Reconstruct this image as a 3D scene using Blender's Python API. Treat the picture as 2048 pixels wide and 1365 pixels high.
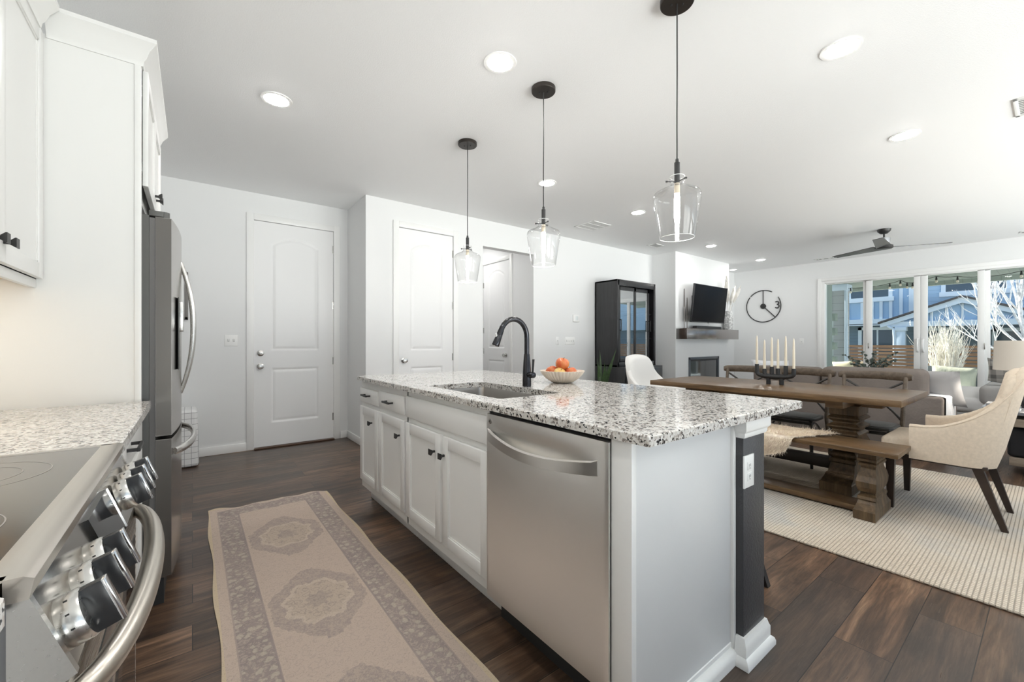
import bpy, bmesh, math, random
from mathutils import Vector, Matrix

for _o in list(bpy.data.objects):
    bpy.data.objects.remove(_o)
SC = bpy.context.scene
COL = SC.collection
PI = math.pi
R = math.radians
random.seed(7)

# ------------------------------------------------------------------ camera
cd = bpy.data.cameras.new('camera')
cam = bpy.data.objects.new('camera', cd)
COL.objects.link(cam)
cam.location = (0, 0, 1.15)
cam.rotation_euler = (R(90), 0, R(-37.43))
cd.sensor_width = 36.0
cd.lens = 835 / 2048 * 36
cd.shift_y = 1.8 / 2048
cd.clip_start = 0.02
cd.clip_end = 200
SC.camera = cam

# ------------------------------------------------------------------ world, sun, exposure
SC.view_settings.view_transform = 'Standard'
SC.view_settings.look = 'None'
SC.view_settings.gamma = 1
SC.view_settings.use_curve_mapping = False
SC.view_settings.exposure = 0.35
SC.cycles.use_denoising = True
SC.cycles.max_bounces = 10
SC.cycles.diffuse_bounces = 6
SC.cycles.glossy_bounces = 5
SC.cycles.transparent_max_bounces = 12
SC.cycles.sample_clamp_indirect = 6
SC.cycles.caustics_reflective = False
SC.cycles.caustics_refractive = False

SKY_STRENGTH = 0.95
SOUTH_BOOST = 4.5
SUN_STRENGTH = 9.0
CAN_STRENGTH = 126.0
BULB_STRENGTH = 145.0
LAMP_STRENGTH = 650.0

world = bpy.data.worlds.new('sky')
SC.world = world
world.use_nodes = True
wn = world.node_tree
for n in list(wn.nodes):
    wn.nodes.remove(n)
w_out = wn.nodes.new('ShaderNodeOutputWorld')
w_bg = wn.nodes.new('ShaderNodeBackground')
w_tc = wn.nodes.new('ShaderNodeTexCoord')
w_sep = wn.nodes.new('ShaderNodeSeparateXYZ')
w_mr = wn.nodes.new('ShaderNodeMapRange')
w_mr.inputs[1].default_value = -1
w_mr.inputs[2].default_value = 1
w_cr = wn.nodes.new('ShaderNodeValToRGB')
e = w_cr.color_ramp.elements
e[0].position = 0.0
e[0].color = (3.2, 3.1, 3.0, 1)
e[1].position = 1.0
e[1].color = (0.36, 0.60, 1.0, 1)
a = e.new(0.46); a.color = (2.2, 2.15, 2.1, 1)
a = e.new(0.50); a.color = (0.72, 0.80, 0.92, 1)
a = e.new(0.68); a.color = (0.55, 0.75, 1.0, 1)
wn.links.new(w_tc.outputs['Generated'], w_sep.inputs[0])
wn.links.new(w_sep.outputs[2], w_mr.inputs[0])
wn.links.new(w_mr.outputs[0], w_cr.inputs[0])
wn.links.new(w_cr.outputs[0], w_bg.inputs[0])
# southward ground light added to the world, to brighten the ceiling through the windows
w_neg = wn.nodes.new('ShaderNodeMapRange')
w_neg.inputs[1].default_value = 0.15
w_neg.inputs[2].default_value = -0.85
w_neg.inputs[3].default_value = SKY_STRENGTH
w_neg.inputs[4].default_value = SKY_STRENGTH * SOUTH_BOOST
wn.links.new(w_sep.outputs[1], w_neg.inputs[0])
# only the ground half of the south is brighter; its sky stays like the rest
w_gnd = wn.nodes.new('ShaderNodeMapRange')
w_gnd.inputs[1].default_value = 0.03
w_gnd.inputs[2].default_value = -0.02
w_gnd.inputs[3].default_value = 0.0
w_gnd.inputs[4].default_value = 1.0
wn.links.new(w_sep.outputs[2], w_gnd.inputs[0])
w_mix = wn.nodes.new('ShaderNodeMix')
w_mix.data_type = 'FLOAT'
w_mix.inputs[2].default_value = SKY_STRENGTH
wn.links.new(w_gnd.outputs[0], w_mix.inputs[0])
wn.links.new(w_neg.outputs[0], w_mix.inputs[3])
wn.links.new(w_mix.outputs[0], w_bg.inputs[1])
wn.links.new(w_bg.outputs[0], w_out.inputs[0])

sl = bpy.data.lights.new('sun', 'SUN')
sun = bpy.data.objects.new('sun', sl)
COL.objects.link(sun)
sl.energy = SUN_STRENGTH
sl.angle = R(1.0)
sl.color = (1.0, 0.95, 0.86)
sun.location = (15, 12, 12)
sun.rotation_euler = Vector((0.02, -0.85, -0.50)).to_track_quat('-Z', 'Y').to_euler()

# ------------------------------------------------------------------ node helpers
def new_mat(name):
    m = bpy.data.materials.new(name)
    m.use_nodes = True
    nt = m.node_tree
    b = nt.nodes['Principled BSDF']
    return m, nt, b

def node(nt, t, **kw):
    n = nt.nodes.new(t)
    for k, v in kw.items():
        if k.startswith('i_'):
            key = k[2:]
            key = int(key) if key.isdigit() else key.replace('_', ' ')
            n.inputs[key].default_value = v
        else:
            setattr(n, k, v)
    return n

def mth(nt, op, a, b=None, c=None, clamp=False):
    n = nt.nodes.new('ShaderNodeMath')
    n.operation = op
    n.use_clamp = clamp
    for i, x in enumerate((a, b, c)):
        if x is None:
            continue
        if isinstance(x, (int, float)):
            n.inputs[i].default_value = x
        else:
            nt.links.new(x, n.inputs[i])
    return n.outputs[0]

def mix(nt, f, a, b, blend='MIX'):
    n = nt.nodes.new('ShaderNodeMix')
    n.data_type = 'RGBA'
    n.blend_type = blend
    n.clamp_factor = True
    for sock, x in ((n.inputs[0], f), (n.inputs[6], a), (n.inputs[7], b)):
        if isinstance(x, (int, float)):
            sock.default_value = x
        elif isinstance(x, tuple):
            sock.default_value = x if len(x) == 4 else (*x, 1)
        else:
            nt.links.new(x, sock)
    return n.outputs[2]

def coords(nt, scale=(1, 1, 1), rot=(0, 0, 0), loc=(0, 0, 0), kind='Object'):
    t = nt.nodes.new('ShaderNodeTexCoord')
    m = nt.nodes.new('ShaderNodeMapping')
    m.inputs['Scale'].default_value = scale
    m.inputs['Rotation'].default_value = rot
    m.inputs['Location'].default_value = loc
    nt.links.new(t.outputs[kind], m.inputs[0])
    return m.outputs[0]

def noise(nt, vec, scale=5, detail=4, rough=0.55, dist=0.0):
    n = node(nt, 'ShaderNodeTexNoise', i_Scale=scale, i_Detail=detail, i_Roughness=rough, i_Distortion=dist)
    nt.links.new(vec, n.inputs['Vector'])
    return n.outputs[0]

def ramp(nt, f, *stops, interp='LINEAR'):
    n = nt.nodes.new('ShaderNodeValToRGB')
    n.color_ramp.interpolation = interp
    el = n.color_ramp.elements
    el[0].position, el[0].color = stops[0][0], (*stops[0][1], 1)
    el[1].position, el[1].color = stops[-1][0], (*stops[-1][1], 1)
    for p, c in stops[1:-1]:
        k = el.new(p)
        k.color = (*c, 1)
    nt.links.new(f, n.inputs[0])
    return n.outputs[0]

def bump(nt, b, h, strength=0.3, dist=0.01):
    n = node(nt, 'ShaderNodeBump', i_Strength=strength, i_Distance=dist)
    nt.links.new(h, n.inputs['Height'])
    nt.links.new(n.outputs[0], b.inputs['Normal'])

def plain(name, col, rough=0.5, metal=0.0, spec=0.5, bscale=0, bstr=0.1, var=0.0, vscale=6, coat=0.0, bdist=0.002):
    m, nt, b = new_mat(name)
    b.inputs['Base Color'].default_value = (*col, 1)
    b.inputs['Roughness'].default_value = rough
    b.inputs['Metallic'].default_value = metal
    b.inputs['Specular IOR Level'].default_value = spec
    b.inputs['Coat Weight'].default_value = coat
    b.inputs['Coat Roughness'].default_value = 0.06
    if var or bscale:
        v = coords(nt)
    if var:
        f = noise(nt, v, vscale, 5)
        lo = tuple(max(0, c * (1 - var)) for c in col)
        hi = tuple(min(1, c * (1 + var)) for c in col)
        nt.links.new(ramp(nt, f, (0.3, lo), (0.7, hi)), b.inputs['Base Color'])
    if bscale:
        bump(nt, b, noise(nt, v, bscale, 3), bstr, bdist)
    return m

def emit(name, col, s):
    m, nt, b = new_mat(name)
    b.inputs['Base Color'].default_value = (*col, 1)
    b.inputs['Emission Color'].default_value = (*col, 1)
    b.inputs['Emission Strength'].default_value = s
    return m

def wood(name, c1, c2, c3, axis='Y', scale=1.0, rough=0.45, stripes=14, bstr=0.25):
    """streaky timber whose grain runs along one axis"""
    m, nt, b = new_mat(name)
    s = {'X': (1.2, 14, 14), 'Y': (14, 1.2, 14), 'Z': (14, 14, 1.2)}[axis]
    v = coords(nt, tuple(k * scale for k in s))
    f1 = noise(nt, v, 1.6, 8, 0.68, 0.6)
    v2 = coords(nt, tuple(k * scale * 3.5 for k in s))
    f2 = noise(nt, v2, 2.2, 4, 0.6)
    c = ramp(nt, f1, (0.32, c1), (0.5, c2), (0.7, c3))
    c = mix(nt, mth(nt, 'MULTIPLY', f2, 0.5), c, (c1[0] * .55, c1[1] * .55, c1[2] * .55), 'MIX')
    nt.links.new(c, b.inputs['Base Color'])
    b.inputs['Roughness'].default_value = rough
    bump(nt, b, f2, bstr, 0.002)
    return m

def brushed(name, col, rough=0.28, axis='Y', bstr=0.05):
    m, nt, b = new_mat(name)
    s = {'X': (2, 220, 220), 'Y': (220, 2, 220), 'Z': (220, 220, 2)}[axis]
    v = coords(nt, s)
    f = noise(nt, v, 1.0, 3)
    b.inputs['Base Color'].default_value = (*col, 1)
    b.inputs['Metallic'].default_value = 1.0
    r = node(nt, 'ShaderNodeMapRange')
    nt.links.new(f, r.inputs[0])
    r.inputs[3].default_value = rough * 0.8
    r.inputs[4].default_value = rough * 1.25
    nt.links.new(r.outputs[0], b.inputs['Roughness'])
    bump(nt, b, f, bstr, 0.0005)
    return m

def thin_glass(name, tint=(1, 1, 1), refl=0.7, base=0.04, power=4.0):
    m, nt, b = new_mat(name)
    nt.nodes.remove(b)
    out = nt.nodes['Material Output']
    tr = node(nt, 'ShaderNodeBsdfTransparent')
    tr.inputs[0].default_value = (*tint, 1)
    gl = node(nt, 'ShaderNodeBsdfGlossy')
    gl.inputs['Roughness'].default_value = 0.01
    lw = node(nt, 'ShaderNodeLayerWeight', i_Blend=0.5)
    ms = node(nt, 'ShaderNodeMixShader')
    f4 = mth(nt, 'POWER', lw.outputs['Facing'], power)
    nt.links.new(mth(nt, 'ADD', mth(nt, 'MULTIPLY', f4, refl), base, clamp=True), ms.inputs[0])
    nt.links.new(tr.outputs[0], ms.inputs[1])
    nt.links.new(gl.outputs[0], ms.inputs[2])
    nt.links.new(ms.outputs[0], out.inputs[0])
    return m

# ------------------------------------------------------------------ mesh helpers
class MB:
    def __init__(self):
        self.bm = bmesh.new()

    def _merge(self, t):
        me = bpy.data.meshes.new('t')
        t.to_mesh(me)
        t.free()
        self.bm.from_mesh(me)
        bpy.data.meshes.remove(me)
        return self

    def box(self, x0, x1, y0, y1, z0, z1, bev=0.0, seg=2, mat=None):
        t = bmesh.new()
        bmesh.ops.create_cube(t, size=1)
        for v in t.verts:
            v.co = Vector(((x0 + x1) / 2 + v.co.x * (x1 - x0), (y0 + y1) / 2 + v.co.y * (y1 - y0), (z0 + z1) / 2 + v.co.z * (z1 - z0)))
        if bev > 0:
            bev = min(bev, 0.49 * min(abs(x1 - x0), abs(y1 - y0), abs(z1 - z0)))
            bmesh.ops.bevel(t, geom=t.edges[:], offset=bev, segments=seg, profile=0.5, affect='EDGES')
        if mat is not None:
            t.transform(mat)
        return self._merge(t)

    def cyl(self, c, r, h, axis='Z', seg=24, r2=None, bev=0.0):
        """from c, along axis, length h"""
        r2 = r if r2 is None else r2
        t = bmesh.new()
        bmesh.ops.create_cone(t, cap_ends=True, segments=seg, radius1=r, radius2=r2, depth=abs(h))
        t.transform(Matrix.Translation((0, 0, abs(h) / 2)))
        if bev > 0:
            es = [ed for ed in t.edges if abs(ed.verts[0].co.z - ed.verts[1].co.z) < 1e-6]
            bmesh.ops.bevel(t, geom=es, offset=bev, segments=2, profile=0.5, affect='EDGES')
        d = axis if not isinstance(axis, str) else {'X': (1, 0, 0), 'Y': (0, 1, 0), 'Z': (0, 0, 1)}[axis]
        d = Vector(d).normalized() * (1 if h > 0 else -1)
        t.transform(Matrix.Translation(c) @ d.to_track_quat('Z', 'Y').to_matrix().to_4x4())
        return self._merge(t)

    def sphere(self, c, r, sx=1, sy=1, sz=1, seg=20, mat=None):
        t = bmesh.new()
        bmesh.ops.create_uvsphere(t, u_segments=seg, v_segments=max(6, seg * 2 // 3), radius=r)
        M = Matrix.Translation(c) @ (mat or Matrix.Identity(4)) @ Matrix.Diagonal((sx, sy, sz, 1))
        t.transform(M)
        return self._merge(t)

    def lathe(self, prof, c=(0, 0, 0), seg=32, flute=0, famp=0.0, mat=None):
        t = bmesh.new()
        rings = []
        for r, z in prof:
            if r < 1e-5:
                rings.append([t.verts.new((0, 0, z))])
            else:
                ring = []
                for i in range(seg):
                    an = 2 * PI * i / seg
                    rr = r * (1 + famp * math.cos(an * flute)) if flute else r
                    ring.append(t.verts.new((rr * math.cos(an), rr * math.sin(an), z)))
                rings.append(ring)
        for A, B in zip(rings, rings[1:]):
            for i in range(seg):
                j = (i + 1) % seg
                a0, a1 = A[i % len(A)], A[j % len(A)]
                b0, b1 = B[i % len(B)], B[j % len(B)]
                vs = []
                for v in (a0, a1, b1, b0):
                    if v not in vs:
                        vs.append(v)
                if len(vs) > 2:
                    try:
                        t.faces.new(vs)
                    except ValueError:
                        pass
        M = Matrix.Translation(c)
        if mat is not None:
            M = M @ mat
        t.transform(M)
        return self._merge(t)

    def tube(self, path, r, seg=10, closed=False, flat=1.0, up=None):
        """sweep a round (or flattened) section along path; r may be a list"""
        P = [Vector(p) for p in path]
        n = len(P)
        rs = r if isinstance(r, (list, tuple)) else [r] * n
        t = bmesh.new()
        T = []
        for i in range(n):
            if closed:
                d = P[(i + 1) % n] - P[i - 1]
            else:
                d = P[min(i + 1, n - 1)] - P[max(i - 1, 0)]
            T.append(d.normalized())
        u = Vector(up) if up else (Vector((0, 0, 1)) if abs(T[0].z) < 0.9 else Vector((1, 0, 0)))
        N = (u - T[0] * u.dot(T[0])).normalized()
        rings = []
        for i in range(n):
            if up:
                N = (Vector(up) - T[i] * Vector(up).dot(T[i])).normalized()
            else:
                N = (N - T[i] * N.dot(T[i])).normalized()
            B = T[i].cross(N)
            rings.append([t.verts.new(P[i] + (N * math.cos(2 * PI * k / seg) + B * math.sin(2 * PI * k / seg) * flat) * rs[i]) for k in range(seg)])
        m = n if closed else n - 1
        for i in range(m):
            A, Bq = rings[i], rings[(i + 1) % n]
            for k in range(seg):
                t.faces.new((A[k], A[(k + 1) % seg], Bq[(k + 1) % seg], Bq[k]))
        if not closed:
            t.faces.new(rings[0][::-1])
            t.faces.new(rings[-1])
        bmesh.ops.recalc_face_normals(t, faces=t.faces[:])
        return self._merge(t)

    def loft(self, loops, caps=True, closed=False):
        t = bmesh.new()
        rings = [[t.verts.new(p) for p in L] for L in loops]
        n = len(rings[0])
        pairs = list(zip(rings, rings[1:])) + ([(rings[-1], rings[0])] if closed else [])
        for A, B in pairs:
            for k in range(n):
                t.faces.new((A[k], A[(k + 1) % n], B[(k + 1) % n], B[k]))
        if caps and not closed:
            t.faces.new(rings[0][::-1])
            t.faces.new(rings[-1])
        bmesh.ops.recalc_face_normals(t, faces=t.faces[:])
        return self._merge(t)

    def stack(self, secs, cx=0, cy=0, bev=0.0):
        """rectangular sections (z, hx, hy) lofted into a turned-square post"""
        return self.loft([[(cx - hx, cy - hy, z), (cx + hx, cy - hy, z), (cx + hx, cy + hy, z), (cx - hx, cy + hy, z)] for z, hx, hy in secs])

    def prism(self, poly, axis, a, b, bev=0.0):
        """poly in the two other axes (cyclic order), extruded along axis from a to b"""
        f = {'X': lambda p, q, s: (s, p, q), 'Y': lambda p, q, s: (p, s, q), 'Z': lambda p, q, s: (p, q, s)}[axis]
        t = bmesh.new()
        A = [t.verts.new(f(p, q, a)) for p, q in poly]
        B = [t.verts.new(f(p, q, b)) for p, q in poly]
        n = len(poly)
        t.faces.new(A)
        t.faces.new(B[::-1])
        for k in range(n):
            t.faces.new((A[k], B[k], B[(k + 1) % n], A[(k + 1) % n]))
        bmesh.ops.recalc_face_normals(t, faces=t.faces[:])
        if bev > 0:
            bmesh.ops.bevel(t, geom=t.edges[:], offset=bev, segments=2, profile=0.5, affect='EDGES')
        return self._merge(t)

    def grid(self, nu, nv, fn):
        t = bmesh.new()
        V = [[t.verts.new(fn(i / nu, j / nv)) for j in range(nv + 1)] for i in range(nu + 1)]
        for i in range(nu):
            for j in range(nv):
                t.faces.new((V[i][j], V[i + 1][j], V[i + 1][j + 1], V[i][j + 1]))
        return self._merge(t)

    def quad(self, *ps):
        vs = [self.bm.verts.new(p) for p in ps]
        self.bm.faces.new(vs)
        return self

    def pillow(self, w, h, t, mat, n=14, pinch=0.12):
        """a stuffed square cushion of width w, height h, thickness t"""
        def f(s):
            def g(u, v):
                a, b = u * 2 - 1, v * 2 - 1
                th = t / 2 * max(0.0, (1 - abs(a) ** 2.6) * (1 - abs(b) ** 2.6)) ** 0.45
                x = a * w / 2 * (1 - pinch * (1 - abs(a) ** 2) * 0 - pinch * (1 - b * b) * 0.5 * abs(a))
                y = b * h / 2 * (1 - pinch * (1 - a * a) * 0.5 * abs(b))
                return mat @ Vector((x, y, s * th))
            return g
        self.grid(n, n, f(1))
        self.grid(n, n, f(-1))
        bmesh.ops.remove_doubles(self.bm, verts=self.bm.verts[:], dist=1e-5)
        return self

    def xform(self, M):
        self.bm.transform(M)
        return self

OFF = {}
def tag(o, label=None, cat=None, group=None, kind=None):
    if label: o['label'] = label
    if cat: o['category'] = cat
    if group: o['group'] = group
    if kind: o['kind'] = kind
    return o

def build(mb, name, mat, parent=None, label=None, cat=None, group=None, kind=None, smooth=35):
    bmesh.ops.recalc_face_normals(mb.bm, faces=mb.bm.faces[:])
    me = bpy.data.meshes.new(name)
    mb.bm.to_mesh(me)
    mb.bm.free()
    o = bpy.data.objects.new(name, me)
    COL.objects.link(o)
    if parent is not None:
        off = OFF.get(parent.name, Vector((0, 0, 0)))
        OFF[o.name] = off
        me.transform(Matrix.Translation(-off))
        o.parent = parent
    else:
        xs = [v.co for v in me.vertices]
        c = Vector(((min(v.x for v in xs) + max(v.x for v in xs)) / 2, (min(v.y for v in xs) + max(v.y for v in xs)) / 2, min(v.z for v in xs)))
        if kind != 'structure':
            me.transform(Matrix.Translation(-c))
            o.location = c
            OFF[o.name] = c
        else:
            OFF[o.name] = Vector((0, 0, 0))
    me.materials.append(mat)
    if smooth:
        me.shade_smooth()
        me.set_sharp_from_angle(angle=R(smooth))
    tag(o, label, cat, group, kind)
    return o

def thing(name, label, cat, loc=(0, 0, 0), rz=0.0, group=None, world=True):
    """an Empty at the thing's base; with world=True its parts are given in room coordinates"""
    o = bpy.data.objects.new(name, None)
    COL.objects.link(o)
    o.empty_display_size = 0.1
    o.location = loc
    o.rotation_euler = (0, 0, rz)
    tag(o, label, cat, group)
    OFF[o.name] = Vector(loc) if world else Vector((0, 0, 0))
    return o

def struct(mb, name, mat, parent=None, smooth=35):
    return build(mb, name, mat, parent, kind='structure' if parent is None else None, smooth=smooth)

KIDS = {}
def kids(o):
    return [c for c in bpy.data.objects if c.parent == o]

def dup(o, loc, rz=None, label=None, group=None):
    """a copy of a thing with copies of its parts and sub-parts"""
    r = o.copy()
    COL.objects.link(r)
    r.location = loc
    if rz is not None:
        r.rotation_euler = (0, 0, rz)
    tag(r, label, None, group)
    for ch in kids(o):
        c = ch.copy(); COL.objects.link(c); c.parent = r
        for g in kids(ch):
            d = g.copy(); COL.objects.link(d); d.parent = c
    return r

def arc(cx, cy, r, a0, a1, n):
    return [(cx + r * math.cos(a0 + (a1 - a0) * i / n), cy + r * math.sin(a0 + (a1 - a0) * i / n)) for i in range(n + 1)]

def bez(p0, p1, p2, p3, n=12):
    p0, p1, p2, p3 = map(Vector, (p0, p1, p2, p3))
    out = []
    for i in range(n + 1):
        t = i / n
        out.append(p0 * (1 - t) ** 3 + p1 * 3 * t * (1 - t) ** 2 + p2 * 3 * t * t * (1 - t) + p3 * t ** 3)
    return out
# ------------------------------------------------------------------ materials
M_wall = plain('wall_paint', (0.80, 0.805, 0.805), 0.6, bscale=260, bstr=0.12)
M_ceil = plain('ceiling_paint', (0.90, 0.905, 0.91), 0.7, bscale=140, bstr=0.35, bdist=0.004)
M_trim = plain('trim_paint', (0.86, 0.86, 0.85), 0.35)
M_door = plain('door_paint', (0.85, 0.85, 0.85), 0.35)
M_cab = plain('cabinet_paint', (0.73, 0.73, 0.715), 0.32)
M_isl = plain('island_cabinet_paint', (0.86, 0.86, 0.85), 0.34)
M_plastic = plain('white_plastic', (0.88, 0.88, 0.87), 0.35)
M_black = plain('matte_black', (0.022, 0.022, 0.022), 0.42)
M_bronze = plain('oiled_bronze', (0.045, 0.038, 0.034), 0.38, metal=0.6)
M_faucet = plain('black_stainless', (0.05, 0.05, 0.055), 0.2, metal=0.9)
M_nickel = plain('satin_nickel', (0.55, 0.54, 0.52), 0.25, metal=1.0)
M_chrome = plain('chrome', (0.75, 0.75, 0.76), 0.12, metal=1.0)
M_gasket = plain('rubber_gasket', (0.03, 0.03, 0.03), 0.6)
M_steelY = brushed('brushed_steel_y', (0.50, 0.485, 0.46), 0.27, 'Y')
M_steelZ = brushed('brushed_steel_z', (0.50, 0.485, 0.46), 0.25, 'Z')
M_steelDW = brushed('dishwasher_steel', (0.88, 0.87, 0.85), 0.36, 'Y', 0.02)
M_steelB = brushed('bright_steel', (0.68, 0.67, 0.65), 0.25, 'Y')
M_fridgeside = plain('fridge_side_paint', (0.085, 0.085, 0.08), 0.45, metal=0.3, bscale=300, bstr=0.1)
M_blackglass = plain('black_glass', (0.012, 0.012, 0.013), 0.06, spec=0.6)
M_screen = plain('tv_screen', (0.006, 0.006, 0.007), 0.16, spec=0.08)
M_pane = thin_glass('window_glass', (0.95, 0.98, 0.98), 0.6, 0.007)
M_lampglass = thin_glass('lamp_glass', (0.97, 0.97, 0.97), 0.85, 0.03, 2.6)
M_cabglass = thin_glass('cabinet_glass', (0.80, 0.86, 0.90), 0.5, 0.45)
M_knee = plain('charcoal_wall_paint', (0.05, 0.05, 0.055), 0.45, bscale=120, bstr=0.5, bdist=0.004)
M_can = emit('can_light_glow', (1.0, 0.985, 0.96), CAN_STRENGTH)
M_bulb = emit('bulb_glow', (1.0, 0.97, 0.91), BULB_STRENGTH)
M_birch = plain('maple_plywood', (0.72, 0.52, 0.30), 0.5, var=0.12, vscale=9)
M_candle = plain('ivory_wax', (0.80, 0.72, 0.58), 0.45)
M_castiron = plain('cast_iron_black', (0.02, 0.02, 0.021), 0.5, bscale=90, bstr=0.2)
M_linen = plain('oat_linen', (0.66, 0.56, 0.45), 0.9, spec=0.15, bscale=420, bstr=0.5, var=0.07, vscale=60)
M_whitelinen = plain('white_linen', (0.80, 0.79, 0.77), 0.9, spec=0.15, bscale=420, bstr=0.4)
M_sofa = plain('taupe_canvas', (0.20, 0.172, 0.155), 0.92, spec=0.1, bscale=40, bstr=0.3, var=0.08, vscale=5, bdist=0.01)
M_sofagrey = plain('grey_canvas', (0.36, 0.35, 0.34), 0.92, spec=0.1, bscale=30, bstr=0.3, var=0.07, vscale=5, bdist=0.01)
M_throw = plain('white_knit', (0.72, 0.73, 0.76), 0.95, spec=0.1, bscale=120, bstr=0.6, bdist=0.005)
M_legdark = plain('espresso_wood', (0.030, 0.018, 0.013), 0.38, var=0.2, vscale=20)
M_table = wood('weathered_oak_y', (0.070, 0.040, 0.019), (0.165, 0.098, 0.047), (0.27, 0.175, 0.095), 'Y', 0.8, 0.30, bstr=0.4)
M_tablez = wood('weathered_oak_z', (0.045, 0.028, 0.014), (0.13, 0.08, 0.038), (0.25, 0.165, 0.085), 'Z', 0.9, 0.5, bstr=0.4)
M_chairw = wood('grey_oak', (0.07, 0.050, 0.035), (0.135, 0.10, 0.07), (0.21, 0.16, 0.115), 'Y', 1.2, 0.5)
M_chairshade = plain('backlit_oak', (0.03, 0.027, 0.024), 0.45, var=0.2, vscale=30)  # chair oak darkened because the lower parts stand against the light
M_rattan = plain('dark_rattan', (0.06, 0.058, 0.056), 0.5, bscale=220, bstr=0.6)
M_hutch = wood('black_oak', (0.014, 0.014, 0.015), (0.022, 0.022, 0.024), (0.034, 0.034, 0.037), 'Z', 1.3, 0.34)
M_mantel = wood('walnut_mantel', (0.05, 0.032, 0.024), (0.075, 0.05, 0.038), (0.10, 0.068, 0.05), 'X', 1.0, 0.22)
M_mantel.node_tree.nodes['Principled BSDF'].inputs['Coat Weight'].default_value = 1.0
M_mantel.node_tree.nodes['Principled BSDF'].inputs['Coat IOR'].default_value = 2.3
M_mantel.node_tree.nodes['Principled BSDF'].inputs['Coat Roughness'].default_value = 0.18
M_hutch.node_tree.nodes['Principled BSDF'].inputs['Coat Weight'].default_value = 0.15
M_hutch.node_tree.nodes['Principled BSDF'].inputs['Coat Roughness'].default_value = 0.2
M_leaf = plain('snake_leaf', (0.030, 0.065, 0.018), 0.4, var=0.5, vscale=30)
M_euca = plain('eucalyptus_leaf', (0.09, 0.115, 0.095), 0.6, var=0.35, vscale=12)
M_stem = plain('plant_stem', (0.10, 0.07, 0.045), 0.7)
M_pampas = plain('pampas_plume', (0.80, 0.77, 0.72), 0.95, spec=0.05)
M_shade = plain('lamp_shade_linen', (0.74, 0.68, 0.60), 0.9, spec=0.1, bscale=300, bstr=0.3)
M_bowl = plain('cream_ceramic', (0.70, 0.62, 0.53), 0.55, var=0.05)
M_blue = plain('blue_plastic', (0.16, 0.26, 0.45), 0.5)
M_basket = plain('black_basket', (0.012, 0.012, 0.014), 0.8, bscale=120, bstr=0.6)
M_driftwood = wood('pale_driftwood', (0.22, 0.17, 0.13), (0.32, 0.26, 0.20), (0.42, 0.34, 0.27), 'Y', 1.0, 0.6)

def granite():
    m, nt, b = new_mat('speckled_granite')
    v = coords(nt)
    vo = node(nt, 'ShaderNodeTexVoronoi', i_Scale=150.0)
    d = nt.nodes.new('ShaderNodeVectorMath'); d.operation = 'ADD'
    nz = node(nt, 'ShaderNodeTexNoise', i_Scale=90.0, i_Detail=2.0)
    nt.links.new(v, nz.inputs['Vector'])
    sc = nt.nodes.new('ShaderNodeVectorMath'); sc.operation = 'SCALE'
    sc.inputs[3].default_value = 0.012
    nt.links.new(nz.outputs[1], sc.inputs[0])
    nt.links.new(v, d.inputs[0]); nt.links.new(sc.outputs[0], d.inputs[1])
    nt.links.new(d.outputs[0], vo.inputs['Vector'])
    s = node(nt, 'ShaderNodeSeparateColor')
    nt.links.new(vo.outputs['Color'], s.inputs[0])
    big = noise(nt, v, 26, 3)
    f = mth(nt, 'ADD', s.outputs[0], mth(nt, 'MULTIPLY', mth(nt, 'SUBTRACT', big, 0.5), 0.7))
    c = ramp(nt, f, (0.0, (0.02, 0.02, 0.022)), (0.10, (0.03, 0.03, 0.03)), (0.12, (0.20, 0.17, 0.15)), (0.27, (0.33, 0.30, 0.28)),
             (0.29, (0.62, 0.60, 0.57)), (0.7, (0.72, 0.70, 0.67)), (0.8, (0.52, 0.47, 0.42)), (1.0, (0.80, 0.79, 0.77)))
    nt.links.new(c, b.inputs['Base Color'])
    b.inputs['Roughness'].default_value = 0.07
    b.inputs['Specular IOR Level'].default_value = 0.6
    return m
M_granite = granite()

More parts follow.
